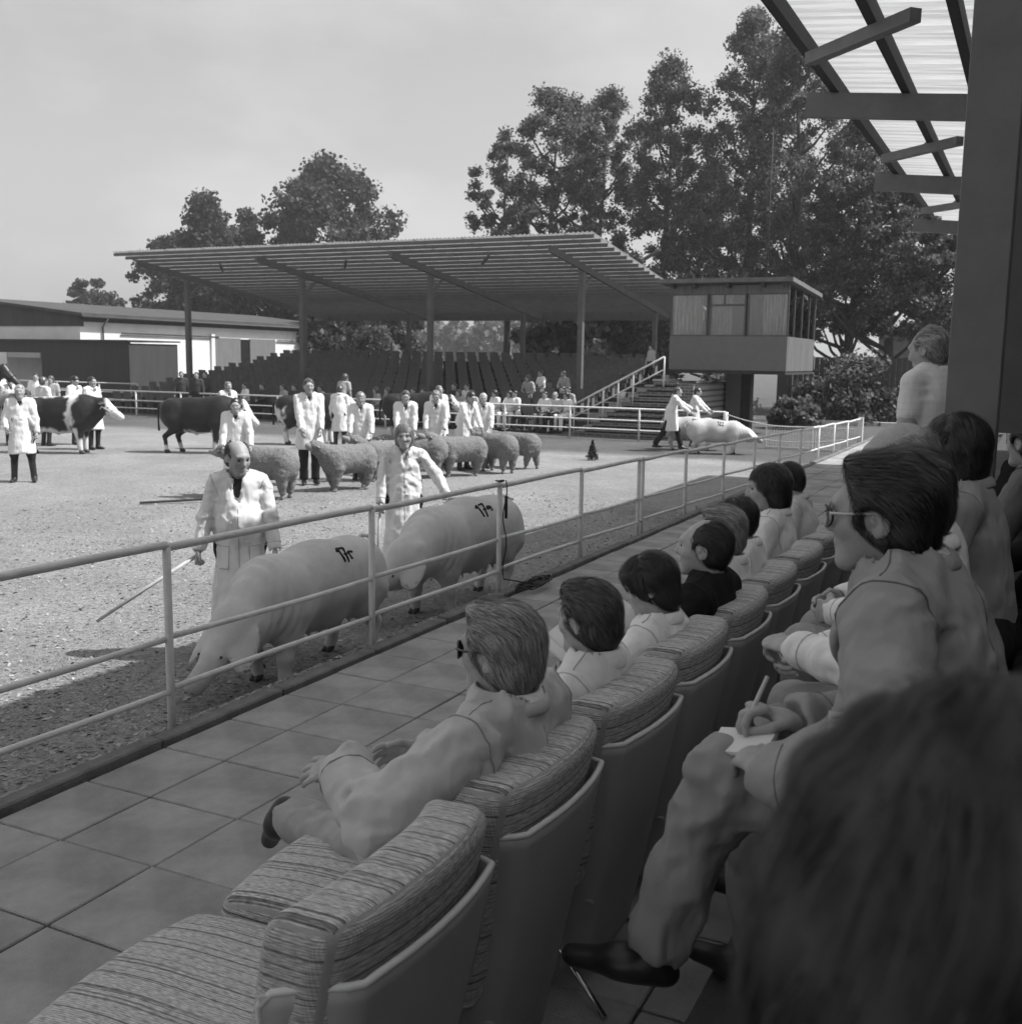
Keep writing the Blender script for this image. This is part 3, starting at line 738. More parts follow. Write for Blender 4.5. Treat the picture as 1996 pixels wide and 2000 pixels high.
for i, x in enumerate((1085, 1130, 1195, 1255)):
    b, H = top_at(x, 600 + 8 * i, 52 + 3 * i)
    tree('young_tree', ('slim tree left of the right back post under the far roof', 'leafy tree between posts under the far roof right side', 'shrubby dark tree beneath the roof, left of the stairs', 'dark tree close behind the top of the brick stairs')[i], 'trees behind the rear seat rows', b, H, 2.4, .8, 50, 200, .3, LEAF2, 340 + i, 'oval', trunk_r=.12)
def bush(px_, py_, z, wd, ht, seed, lab, depth=None):
    P = at(px_, py_, z); r_ = random.Random(seed); o = tag(empty('bush', tuple(P)), lab, 'bush', 'bushes near the cabin')
    cl = []
    for i in range(70):
        a = r_.random() * 6.28; t = r_.random(); rr2 = wd * math.sqrt(max(.05, 1 - (t * 1.1 - .25) ** 2)) * math.sqrt(r_.random())
        cl.append(((rr2 * math.cos(a), rr2 * math.sin(a), ht * (.08 + .85 * t)), r_.uniform(.18, .3) * wd))
    V, Q, va = leaves(cl, 130, .13, seed); link('foliage', me_from('foliage', V, Q, LEAFB, False, attrs={'v': va}), o)
    mb = MB()
    for k in range(7): mb.tube([(0, 0, -.05), (wd * .25 * math.cos(k), wd * .25 * math.sin(k), ht * .35), (wd * .6 * math.cos(k), wd * .6 * math.sin(k), ht * .7)], [.04, .03, .01], 6)
    mb.build('stem', bark, o, True)
bush(1408, 826, RING, 1.15, 1.9, 61, 'rounded glossy bush left of the cabin pillar')
bush(1650, 826, RING, 1.9, 2.6, 62, 'large dense bush right of the judges cabin')
bush(1550, 838, RING, .8, 1.0, 63, 'low dark bush between the cabin and the large bush')
# small conifer set in the ring
P = at(1156, 899, RING); o = tag(empty('small_conifer', tuple(P)), 'tiny clipped conifer standing alone on the ring floor', 'conifer')
MB().tube([(0, 0, 0), (0, 0, .4)], [.02, .005], 6).build('trunk', bark, o)
cl = [((.10 * (1 - t) * math.cos(i * 2.4), .10 * (1 - t) * math.sin(i * 2.4), .04 + .40 * t), .045 * (1.2 - t)) for i, t in enumerate(np.linspace(0, 1, 40))]
V, Q, va = leaves(cl, 40, .035, 5); link('foliage', me_from('foliage', V, Q, LEAF2, False, attrs={'v': va}), o)

# ---- summer haze over the show ground
hz = bpy.data.materials.new('haze_air'); hz.use_nodes = True; hn = hz.node_tree.nodes; hn.remove(hn['Principled BSDF'])
pv = hn.new('ShaderNodeVolumePrincipled'); pv.inputs['Color'].default_value = (.9, .9, .9, 1); pv.inputs['Density'].default_value = .0010; pv.inputs['Anisotropy'].default_value = .35
hz.node_tree.links.new(pv.outputs[0], hn['Material Output'].inputs['Volume'])
tag(MB().box((-950, -310, -1.6), (950, 1550, 32)).build('haze', hz), 'thin summer haze paling the distant trees', 'haze', kind='stuff')
# ================================================================ PEOPLE
skin = M('skin', .40, .5, .16, 20, bump=.14, bs=95, spec=.35)
skin_d = M('skin_tanned', .33, .5, .16, 20, bump=.14, bs=95, spec=.35)
coat_m = M('white_coat_cotton', .70, .85, .06, 6, bump=.4, bs=12, stretch=(1.3, 1, .4), bd=.06, bdet=1.2)
def cloth(name, v, bs=0, b=0, rough=.9, var=.08, vs=7): return M(name, v, rough, var, vs, bump=.5, bs=11, spec=.12, stretch=(1.3, 1, .5), bd=.05, bdet=2.2)
shirt_w = cloth('white_shirt', .84); shirt_g = cloth('grey_shirt', .38); shirt_d = cloth('dark_shirt', .06); shirt_p = cloth('pale_shirt', .6)
trous_d = cloth('dark_trousers', .028); trous_g = cloth('grey_trousers', .16); jack_b = cloth('black_jacket', .018); jack_g = cloth('grey_jacket', .20, 400, .2)
leather = M('black_leather', .015, .35, .1, spec=.5); rubber = M('rubber_boot', .02, .4, .1, spec=.5)
def hair_mat(n, v, hi): return M(n, v, .38, .1, 30, spec=.5, attr='v', hi=hi)
HAIR = {'black': M('hair_black', .010, .6, .1, 30, spec=.2, attr='v', hi=.07), 'dark': hair_mat('hair_dark', .010, .045), 'brown': hair_mat('hair_brown', .022, .13), 'fair': hair_mat('hair_fair', .12, .28), 'grey': hair_mat('hair_grey', .13, .50), 'white': hair_mat('hair_white', .35, .6)}
eye_m = M('eye', .02, .15, 0, spec=.6); lens_m = M('dark_lens', .015, .08, 0, spec=.8)
QV = {'far': .034, 'mid': .021, 'near': .0125, 'fg': .0095}
def nv(v): v = np.asarray(v, float); return v / (np.linalg.norm(v) + 1e-9)
def ik(a, b, l1, l2, pole):
    a, b, pole = map(lambda q: np.asarray(q, float), (a, b, pole)); d = b - a; L = np.linalg.norm(d)
    if L > (l1 + l2) * .995: b = a + d / L * (l1 + l2) * .995; d = b - a; L = np.linalg.norm(d)
    L = max(L, abs(l1 - l2) * 1.02 + .01)
    x = (l1 * l1 - l2 * l2 + L * L) / (2 * L); h = math.sqrt(max(l1 * l1 - x * x, 1e-6)); n = nv(d)
    p = pole - n * (pole @ n); return a + n * x + nv(p) * h, b
def hand_prims(wr, dr, back, right, curl=(20, 25, 15), s=1.0, thumb=0.0, spread=0.0):
    y = nv(dr); z = nv(np.asarray(back) - y * (np.asarray(back) @ y)); x = np.cross(y, z) * (-1 if right else 1)
    R = np.stack([x, y, z], 1)
    pr = [K((0, -.01, 0), (0, .03, 0), .024, .030, (0, 0, 1), .62, .01), K((.004, .03, 0), (0, .078, -.002), .036, .037, (0, 0, 1), .36, .01), C((.022, .018, -.008), (.026, .045, -.012), .014, .013, .012)]
    for i, (fx, fy, ln, r) in enumerate(((.031, .082, .072, .0092), (.0105, .088, .080, .0096), (-.0105, .085, .074, .0092), (-.030, .076, .058, .0082))):
        p = np.array([fx, fy, 0.]); a = 0; sp = (1.5 - i) * spread
        for k, fr in enumerate((.45, .31, .24)):
            a += curl[k] * (1 + .12 * (i - 1)); dv = np.array([math.sin(rad(sp)) * math.cos(rad(a)), math.cos(rad(a)) * math.cos(rad(sp)), -math.sin(rad(a))])
            q2 = p + dv * ln * fr; pr.append(C(p, q2, r * (1.06 - .08 * k), r * (.98 - .08 * k), .004)); p = q2
    b = np.array([.034, .030, -.008]); m = b + np.array([.022 - .012 * thumb, .030, -.010 - .014 * thumb]); e = m + np.array([.004 - .02 * thumb, .031, -.008 - .012 * thumb])
    pr += [C(b, m, .0125, .0112, .008), C(m, e, .011, .0088, .003)]
    return xf(pr, R, wr, s)
def head_prims(detail=True, ear=1.0):
    pr = [E((0, -.018, .028), (.074, .094, .086)), E((0, .028, -.052), (.055, .062, .062), None, .04), E((0, .030, .0), (.064, .068, .07), None, .03),
          C((-.018, .070, -.098), (.018, .070, -.098), .021, .021, .03)]
    if detail:
        pr += [E((0, .082, .030), (.050, .014, .013), None, .02), C((0, .092, .018), (0, .108, -.022), .0075, .0115, .012), E((0, .101, -.030), (.017, .012, .009), None, .008),
               E((0, .086, -.060), (.023, .012, .007), None, .008), E((0, .083, -.071), (.020, .012, .0075), None, .008), E((-.038, .062, -.022), (.022, .022, .02), None, .02), E((.038, .062, -.022), (.022, .022, .02), None, .02),
               SUB(E((-.031, .098, .006), (.017, .014, .010), None, .012)), SUB(E((.031, .098, .006), (.017, .014, .010), None, .012)), SUB(E((0, .1, -.0655), (.022, .010, .0012), None, .003))]
    for s in (-1, 1):
        R = rotm(-12, 0, s * 22)
        pr += [E((s * .077, -.012, -.004), (.0058 * ear, .019 * ear, .034 * ear), R, .006), E((s * .076, -.004, -.030), (.006, .010, .012), R, .006)]
        if detail: pr += [SUB(E((s * .084, -.008, .000), (.006, .011, .020), R, .004)), E((s * .078, .004, -.006), (.005, .005, .010), R, .004)]
    return pr
def hair_prims(style):
    """cap shaped like the skull; the face, the ears and the neck are cut free"""
    def cap(t, nape=.0): return [E((0, -.018, .030), (.074 + t, .094 + t, .086 + t)), E((0, -.050, -.030 - nape), (.062 + t * .8, .050 + t * .9, .062), None, .03)]
    ears = [SUB(E((m * .088, .006, -.016), (.030, .031, .043), None, .006)) for m in (-1, 1)]
    under = [SUB(E((0, .075, -.125), (.16, .118, .098), None, .010))]
    def face(y=.160, z=.005, ry=.115, rz_=.102, rx=.17): return [SUB(E((0, y, z), (rx, ry, rz_), None, .012))]
    if style == 'bald': return cap(.008) + [SUB(E((0, .035, .088), (.072, .125, .078), None, .012))] + face(.14, -.01, .11, .13) + under + ears
    if style == 'thin': return cap(.009) + [SUB(E((0, .085, .088), (.066, .11, .066), None, .015))] + face(.160, .01, .128, .118) + under + ears
    if style == 'swept': return cap(.016, .012) + [E((0, .035, .103), (.056, .045, .022), rotm(10), .025)] + face(.164, .010, .130, .108) + under + ears
    if style == 'long': return cap(.017, .03) + [K((0, -.045, -.02), (0, -.05, -.13), .078, .066, (0, 1, 0), .75, .04)] + face(.145, -.038, .092, .104, .10) + [SUB(E((0, .085, -.16), (.16, .10, .10), None, .012))]
    if style == 'fringe': return cap(.018, .03) + [E((0, .032, .068), (.070, .066, .042), None, .03)] + face(.148, -.05, .092, .098, .12) + under
    return cap(.012) + face() + under + ears
def strands(V, Q, n, length, width, flow, seed, lift=.25, mat=None, sdf=None):
    """thin tapering hair ribbons that follow the surface of the hair cap"""
    r_ = np.random.default_rng(seed)
    A, B, Cc, Dd = (V[Q[:, k]] for k in range(4)); nr = np.cross(Cc - A, Dd - B); ar = np.linalg.norm(nr, axis=1) + 1e-12; nr = nr / ar[:, None]
    f = r_.choice(len(Q), n, p=ar / ar.sum()); u, v = r_.random((2, n))
    P = (A[f] * ((1 - u) * (1 - v))[:, None] + B[f] * (u * (1 - v))[:, None] + Cc[f] * (u * v)[:, None] + Dd[f] * ((1 - u) * v)[:, None]); N_ = nr[f]
    D = flow(P); D = D + .35 * noise(P, 22, seed)[:, None] * np.cross(N_, D) + .10 * r_.normal(size=D.shape); D = D - N_ * (D * N_).sum(1)[:, None]; D /= np.linalg.norm(D, axis=1)[:, None] + 1e-9
    S = np.cross(N_, D); L = length * (.6 + .7 * r_.random(n)); W = width * (.7 + .6 * r_.random(n)); rise = (.15 + r_.random(n)) * lift
    rows = []; cP = P.copy(); Dk = D; Nk = N_
    for k, t in enumerate((0, .35, .7, 1.0)):
        if k:
            cP = cP + Dk * (L * .34)[:, None]
            if sdf is not None:
                e = .003; d0 = sdf(cP); G_ = np.stack([sdf(cP + np.eye(3)[j] * e) - d0 for j in range(3)], 1) / e
                Nk = G_ / (np.linalg.norm(G_, axis=1)[:, None] + 1e-6); cP = cP - Nk * (np.clip(d0 - .002 - .012 * rise * k, -.02, .02))[:, None]
                Dk = flow(cP) + .3 * noise(cP, 22, seed)[:, None] * np.cross(Nk, D); Dk = Dk - Nk * (Dk * Nk).sum(1)[:, None]; Dk /= np.linalg.norm(Dk, axis=1)[:, None] + 1e-9; S = np.cross(Nk, Dk)
        w = W * (1 - .8 * t * t); rows += [cP + Nk * .0006 - S * w[:, None] * .5, cP + Nk * .0006 + S * w[:, None] * .5]
    VV = np.stack(rows, 1).reshape(-1, 3); b = np.arange(n)[:, None] * 8
    QQ = np.concatenate([b + np.array([[2 * k, 2 * k + 1, 2 * k + 3, 2 * k + 2]]) for k in range(3)])
    return VV, QQ, np.repeat(np.clip(.42 + .5 * noise(P, 55, seed) + .42 * r_.normal(size=n), 0, 1), 8)
def wrinkle(amp, sc=11, seed=0, ax=(1, 1, .42)):
    """soft ridged cloth folds, longer up and down than across"""
    ax = np.array(ax)
    def f(P):
        w = P + .05 * noise(P, 5, seed + 7)[:, None]
        return amp * (.9 - 2.0 * np.abs(noise(w * ax, sc, seed)) + .5 * noise(w * ax[::-1], sc * 1.8, seed + 1) - .6 * np.abs(noise(w, sc * 2.1, seed + 2)))
    return f
def person(label, loc, rz, H=1.75, q='mid', pose=None, fit=None, group=None, name='person', cat='person'):
    p = dict(pel=(0, 0, .94), lean=0, tw=0, side=0, yaw=0, pitch=0, roll=0, hL=None, hR=None, fL=(-.1, .02, .085), fR=(.1, .02, .085), eL=(-.5, -1, -.3), eR=(.5, -1, -.3), kL=(-.15, 1, .1), kR=(.15, 1, .1),
             curl=(25, 30, 20), hfwd=.02, backL=None, backR=None, tL=.3, tR=.3, hs=1.0, chairy=0); p.update(pose or {})
    g = dict(top='coat', topm=coat_m, sleeve='long', under=shirt_d, legs=trous_d, shoe=leather, boots=False, hair='short', hairm='brown', skin=skin, belly=0, hem=.46, vneck=1.0, strand=0, sw=.0016, glasses=None, collar=None, wr=.005, bulk=0, collar_m=None); g.update(fit or {})
    vx = QV[q]; s = H / 1.75; sd = abs(hash(label)) % 997 if False else sum(map(ord, label)) % 997
    near_ = q in ('fg', 'near')
    P0 = np.array(p['pel'], float) * (s if pose is None or 'pel' not in pose else 1)
    l = rad(p['lean']); sl = rad(p['side']); u = nv((math.sin(sl), math.sin(l), math.cos(l) * math.cos(sl))); tw = rad(p['tw'])
    sx = nv(np.array([math.cos(tw), math.sin(tw), -math.sin(sl)])); fw = nv(np.cross(u, sx)); 
    hx = np.array([1, 0, 0.])
    shw = g.get('shw', .186 if g['top'] == 'jacket' else .172)
    sh = {k: P0 + u * .436 * s + sx * (m * shw * s) for k, m in (('L', -1), ('R', 1))}
    nb = P0 + u * .485 * s
    hc = nb + nv(u + np.array([0, .10, .55])) * (.136 if near_ else .128) * s * p['hs'] + fw * p['hfwd']
    Rh = rotm(0, 0, p['yaw']) @ rotm(0, p['roll'], 0) @ rotm(-p['pitch'], 0, 0)
    arms = {}
    for k, m in (('L', -1), ('R', 1)):
        tgt = p['h' + k]
        if tgt is None: tgt = sh[k] + np.array([m * .07, .05, -.53 * s])
        arms[k] = ik(sh[k], tgt, .285 * s, .255 * s, p['e' + k])
    legs = {}
    for k, m in (('L', -1), ('R', 1)):
        hp = P0 + hx * (m * .088 * s) - np.array([0, 0, .03])
        kn, an = ik(hp, np.array(p['f' + k], float), .42 * s, .41 * s, p['k' + k]); legs[k] = (hp, kn, an)
    b = g['bulk']
    T = [K(P0 - u * .02, P0 + u * .15 * s, .145 * s + b, .135 * s + b, fw, .76, .05), K(P0 + u * .15 * s, P0 + u * .32 * s, .135 * s + b, .152 * s + b, fw, .70, .05),
         K(P0 + u * .32 * s, P0 + u * .41 * s, .150 * s + b, .105 * s + b, fw, .66, .05), C(sh['L'] - sx * -.015, sh['R'] + sx * -.015, .050 * s, .050 * s, .05), C(sh['L'] + u * .015 + sx * .05, nb + u * .0, .035 * s, .045 * s, .05), C(sh['R'] + u * .015 - sx * .05, nb + u * .0, .035 * s, .045 * s, .05), C(P0 + u * .40 * s, nb, .075 * s, .056 * s, .05)]
    if g['belly']: T.append(E(P0 + u * .13 * s + fw * .07, np.array((.15, .13, .15)) * s * (1 + g['belly']), None, .06))
    Ar = {k: [C(sh[k], arms[k][0], .052 * s + b * .4, .042 * s + b * .3, .04), C(arms[k][0], arms[k][1], .041 * s + b * .3, .028 * s, .03)] for k in 'LR'}
    Lg = {k: [C(legs[k][0], legs[k][1], .086 * s, .056 * s, .05), C(legs[k][1], legs[k][2], .055 * s, .036 * s, .04)] for k in 'LR'}
    # ---- body: one continuous surface (fine grids at the head and hands)
    parts = []
    tor = infl(T, -.026)
    V, Q = soft(tor, vx * (1.2 if near_ else 1)); parts.append((V, Q, 1))
    lim = [x for k in 'LR' for x in infl(Lg[k], -.010)]
    V, Q = soft(lim, vx * 1.3); parts.append((V, Q, 1))
    hs = p['hs'] * s
    hp_ = xf(head_prims(q != 'far', 1.06), Rh, hc, hs) + [C(hc + Rh @ np.array([0, -.03, -.05]) * hs, nb - u * .02, .052 * s, .060 * s, .03)]
    hvx = {'far': .022, 'mid': .011, 'near': .0062, 'fg': .0042}[q]
    V, Q = soft(hp_, hvx, sm=1 if near_ else 0); parts.append((V, Q, 0))
    for k in 'LR':
        el, wr = arms[k]; V, Q = soft(Ar[k] if g['sleeve'] == 'short' else infl(Ar[k], -.018), vx * .9); parts.append((V, Q, 0 if g['sleeve'] == 'short' else 1))
        dr = p.get('d' + k); dr = nv(wr - el) if dr is None else nv(dr)
        bk = p['back' + k]; bk = (np.array([-1 if k == 'L' else 1, .1, .2]) if bk is None else np.array(bk))
        if q == 'far': V, Q = soft([C(wr, wr + dr * .10, .035, .032, .01)], vx)
        else: V, Q = soft(hand_prims(wr, dr, bk, k == 'R', p.get('curl' + k, p['curl']), s * 1.0, p['t' + k], p.get('spread', 3)), {'mid': .011, 'near': .006, 'fg': .0042}[q], sm=1)
        parts.append((V, Q, 0))
    V, Q, I = join(parts)
    root = link(name, me_from('person_body', V, Q, [g['skin'], g['under']], True, I), None, tuple(loc), rz)
    tag(root, label, cat, group)
    # ---- clothes
    wf = None
    if q != 'far':
        w0 = wrinkle(g['wr'], 12, sd); JT = [(arms[k][0], .10) for k in 'LR'] + [(sh[k] - u * .06, .09) for k in 'LR'] + [(P0 + u * .1 + fw * .08, .15)]
        def folds(P, J, seed):
            w = 0
            for c_, r_ in J: w = np.maximum(w, np.exp(-((P - c_) ** 2).sum(1) / (r_ * r_)))
            return w * (.5 - 1.6 * np.abs(noise(P * np.array([.6, .6, 1.25]), 30, seed)))
        def wf(P):
            d = w0(P) + g['wr'] * 2.3 * folds(P, JT, sd + 5)
            if near_ and g['top'] in ('jacket', 'coat', 'shirt'):      # armhole seams
                for k, m in (('L', -1), ('R', 1)):
                    ax_ = nv(nv(arms[k][0] - sh[k]) * .5 + sx * m); r_ = P - sh[k]; t_ = r_ @ ax_ - .035
                    d = d - .006 * np.exp(-(t_ / .009) ** 2) * ((r_ * r_).sum(1) < .0196)
            return np.maximum(d, -.024)
    dl = {'coat': .013, 'jacket': .017, 'shirt': .010, 'tee': .009, 'sweater': .013}[g['top']]
    gar = infl(T, dl); hem_clip = None
    if g['top'] == 'coat':
        hz = g['hem'] * s; c0 = (legs['L'][1] + legs['R'][1]) / 2; hemc = np.array([P0[0], P0[1] * .2 + c0[1] * .8, hz - .05])
        gar += [K(P0 + u * .10, hemc, .172 * s, .235 * s, (0, 1, 0), .90, .06)]
    elif g['top'] == 'jacket': gar += [C(sh['L'] + sx * .05 + u * .022, sh['L'] - sx * .022 + u * .008, .045 * s, .042 * s, .05), C(sh['R'] - sx * .05 + u * .022, sh['R'] + sx * .022 + u * .008, .045 * s, .042 * s, .05)] + [K(P0 + u * .1, P0 - u * .06 + fw * .02, .172 * s + b, .178 * s + b, fw, .80, .05)]
    for k in 'LR':
        el, wr = arms[k]
        if g['sleeve'] == 'short': gar += [C(sh[k], sh[k] * .35 + el * .65, .052 * s + dl + .008, .058 * s + dl, .03)]
        else:
            we = wr - nv(wr - el) * .012
            jx = .010 if g['top'] == 'jacket' else (.004 if g['top'] == 'shirt' else 0); gar += [C(sh[k], el, .056 * s + dl + jx, .048 * s + dl + jx, .018), C(el, we, .047 * s + dl + jx, .038 * s + dl * .8 + jx * .8, .02)]
    gar += g.get('extra', [])
    if q != 'far' and g['sleeve'] != 'short':
        for k in 'LR':
            el, wr = arms[k]; dn = nv(wr - el); gar.append(SUB(C(wr + dn * .035, wr + dn * .2, .050, .09, .004)))
    if g['vneck']:
        vn = g['vneck']; c = nb - u * (.075 * vn) + fw * .125
        gar += [SUB(K(nb + fw * .05 + u * .02, nb - u * .17 * vn + fw * .14, .050, .012, sx, 1.0, .008))]
    if g['collar'] is not None:
        pass
    cl = None
    if g['top'] == 'coat':
        zz = g['hem'] * s; cl = lambda P: (zz + .012 * noise(P, 6, sd)) - P[:, 2] - 10. * (P[:, 2] > P0[2] + .12)
    def ncut(P): return .3 * ((P - (nb + u * .012)) @ u)      # neck opening
    def clip(P):
        q_ = P - nb; e = q_ @ u; e = np.minimum(e - .012, .082 * s - np.sqrt(np.maximum((q_ * q_).sum(1) - e * e, 0)))
        if cl is not None: e = np.maximum(e, cl(P))
        return e
    V, Q = soft(gar, vx, wf, clip, sm=1)
    tp = link({'coat': 'coat', 'jacket': 'jacket', 'shirt': 'shirt', 'tee': 'shirt', 'sweater': 'sweater'}[g['top']], me_from('garment', V, Q, g['topm']), root)
    fn_top = lambda P: np.maximum(ev(gar, P) - (wf(P) if wf else 0), clip(P))
    # collar: two leaves folded round the neck
    cols = []
    if q != 'far':
        cols = [(g['topm'], .083 * s if g['top'] in ('coat', 'jacket') else .074 * s, .020 if g['top'] in ('coat', 'jacket') else .022, .011 if g['top'] in ('coat', 'jacket') else .014)]
        if g['collar_m'] is not None: cols = ([cols[0]] if g['collar_m'] is not g['topm'] else []) + [(g['collar_m'], .068 * s, .036, .011 * g.get('cs', 1))]
    for cm, r0, h0, fl_ in cols:
        cs = g.get('cs', 1) if cm is g['collar_m'] else 1
        def cpt(uu_, vv_, r0=r0, h0=h0, fl_=fl_, cs=cs):
            a = -158 + 316 * uu_; e = abs(a) / 158; drop = .010 + .042 * e ** 2.4
            ln = (.034 if g['top'] == 'jacket' and cm is g['topm'] else .042) * cs * (1 + .9 * e ** 5)
            if vv_ < .3: h = -.012 + .042 * vv_ / .3; r = r0
            else: t = (vv_ - .3) / .7; h = .030 - ln * t; r = r0 + .004 + fl_ * 1.25 * t ** .7 + .006 * math.sin(t * 3)
            q_ = nb + sx * math.sin(rad(a)) * r * 1.04 - fw * math.cos(rad(a)) * r + u * (h + h0 - drop) + fw * .012 * e
            return tuple(map(float, q_))
        co = MB().grid(cpt, 44, 8).build('collar', cm, root, True); m_ = co.modifiers.new('s', 'SOLIDIFY'); m_.thickness = .0045; m_.offset = 0
    if g['top'] == 'jacket' and near_:
        for m in (-1, 1):
            up_ = nb + sx * m * .072 * s + fw * .055 * s + u * .005; lo_ = nb - u * .21 * s + fw * .150 * s + sx * m * .018; md = nb - u * .085 * s + fw * .128 * s + sx * m * .075 * s
            V, Q = soft([K(up_, md, .022, .036, nv(fw + u * .35), .30, .02), K(md, lo_, .036, .010, nv(fw + u * .2), .30, .02)], .006, sm=1); link('lapel', me_from('lapel', V, Q, g['topm']), root)
    # trousers and shoes
    lg = [C(legs['L'][0], legs['R'][0], .10 * s, .10 * s, .05), K(P0 + u * .10 * s, P0 - u * .03, .142 * s, .150 * s, fw, .80, .05)]
    for k in 'LR':
        hp, kn, an = legs[k]
        lg += [C(hp, kn, .098 * s, .074 * s, .05), C(kn, an + nv(kn - an) * (.03 if not g['boots'] else .2), .072 * s, .066 * s if not g['boots'] else .05 * s, .04)]
    if not g['boots'] and q != 'far':
        for k in 'LR':
            hp, kn, an = legs[k]; dn = nv(an - kn); lg.append(SUB(C(an + dn * .045, an + dn * .3, .075, .16, .004)))
    V, Q = soft(lg, vx, (lambda P: wrinkle(g['wr'], 11, sd + 3)(P) + g['wr'] * 1.5 * folds(P, [(legs[k][1], .11) for k in 'LR'] + [(legs[k][0], .13) for k in 'LR'], sd + 9)) if q != 'far' else None, sm=1)
    link('trousers', me_from('trousers', V, Q, g['legs']), root)
    for k, m in (('L', -1), ('R', 1)):
        hp, kn, an = legs[k]; fd = p.get('toe' + k); fd = nv(np.array([m * .18, 1, 0.])) if fd is None else nv(fd)
        up = nv(kn - an) if p.get('toe' + k) is not None else np.array([0, 0, 1.])
        heel = an - up * .052 - fd * .04; toe = an - up * .055 + fd * .165
        pr = [K(heel, an - up * .045 + fd * .06, .036, .040, up, .85, .03), K(an - up * .048 + fd * .05, toe, .042, .032, up, .75, .03), C(an - up * .03, an + up * .02, .042, .042, .03)]
        if g['boots']: pr += [C(an, an + nv(kn - an) * .30 * s, .05 * s, .062 * s, .03)]
        V, Q = soft(pr, vx * .8, sm=1); link('boot' if g['boots'] else 'shoe', me_from('shoe', V, Q, rubber if g['boots'] else g['shoe']), root)
    # hair
    if g['hair']:
        hpm = hair_prims(g['hair']); fl = None
        inv = lambda P: ((P - hc) @ Rh) / hs
        def hd(P):
            L_ = inv(P); return hs * (.0045 * noise(L_ * np.array([1.4, .5, .9]), 60, sd) + .006 * noise(L_, 26, sd))
        V, Q = soft(xf(hpm, Rh, hc, hs), hvx, hd if q != 'far' else None, sm=0)
        va = np.clip(.5 + .6 * noise(inv(V) * np.array([1.6, .5, 1]), 40, sd), 0, 1) if len(V) else []
        ho = link('hair', me_from('hair', V, Q, HAIR[g['hairm']], attrs={'v': va}), root)
        if g['strand']:
            st_ = g['hair']
            def flow(P):
                L_ = inv(P); d = np.stack([.9 * L_[:, 0] / .08 * (.35 + .65 * (L_[:, 2] < .06)), -np.ones(len(P)) * (1.1 if st_ in ('swept', 'thin') else .5), -.25 - 1.6 * np.clip((.07 - L_[:, 2]) / .1, 0, 1)], 1)
                if st_ in ('fringe', 'long', 'short'): d[:, 1] = np.where(L_[:, 1] > .0, .6, -.6); d[:, 0] = L_[:, 0] / .08; d[:, 2] = -.4 - 1.2 * np.clip((.09 - L_[:, 2]) / .1, 0, 1)
                return d @ Rh.T
            hsd = xf(hpm, Rh, hc, hs); V2, Q2, a2 = strands(V, Q, g['strand'], .042 if st_ != 'bald' else .022, g['sw'], flow, sd, sdf=lambda P_: ev(hsd, P_.astype(np.float32)))
            link('hair_strands', me_from('hair_strands', V2, Q2, HAIR[g['hairm']], True, attrs={'v': a2}), ho)
    # eyes
    if near_:
        for s_ in (-1, 1):
            V, Q = soft(xf([E((s_ * .031, .0795, .005), (.0125, .0115, .0085))], Rh, hc, hs), .004, sm=0)
            link('eye', me_from('eye', V, Q, eye_m), root)
    if g['glasses']:
        gm, tm = g['glasses']; mb, ml, mts = MB(), [], []
        X = lambda x, y, z: Vector(Rh @ (np.array([x, y, z]) * hs) + hc)
        for s_ in (-1, 1):
            lp = [(s_ * (.033 + .027 * math.cos(a)) , .112 - .020 * abs(math.cos(a)) * (1 if math.cos(a) > 0 else 0) - .004, .0 + .021 * math.sin(a) * (1 if math.sin(a) > 0 else 1.15)) for a in np.linspace(0, 6.283, 20)]
            mb.tube([X(*v) for v in lp], .0028, 6, False)
            ml.append(MB().add([X(*v) for v in lp[:-1]], [tuple(range(19))]))
            mt = MB(); mts.append(mt); mt.tube([X(s_ * .060, .094, .008), X(s_ * .074, .06, .008), X(s_ * .079, .0, .012), X(s_ * .079, -.03, .0)], .0030, 6)
        mb.tube([X(-.008, .112, .006), X(.008, .112, .006)], .0028, 6)
        go = mb.build('glasses', gm, root, True); [m_.build('temple', tm, go, True) for m_ in mts]; [m_.build('lens', lens_m if g.get('dark_lens', True) else glass('spectacle_lens', .1), go) for m_ in ml]
    root['_'] = 0; del root['_']
    info = dict(nb=nb, u=u, fw=fw, sx=sx, sh=sh, arms=arms, legs=legs, hc=hc, Rh=Rh, hs=hs, top=fn_top, P0=P0, s=s)
    return root, info
def surf_line(fn, starts, d, r, name, mat, parent, lift=.0, n=6):
    P_, ok = onsurf_many(fn, starts, [d] * len(starts)); P_ = P_[ok]
    if len(P_) > 2: return MB().tube([tuple(map(float, q_)) for q_ in P_], r, n).build(name, mat, parent, True)
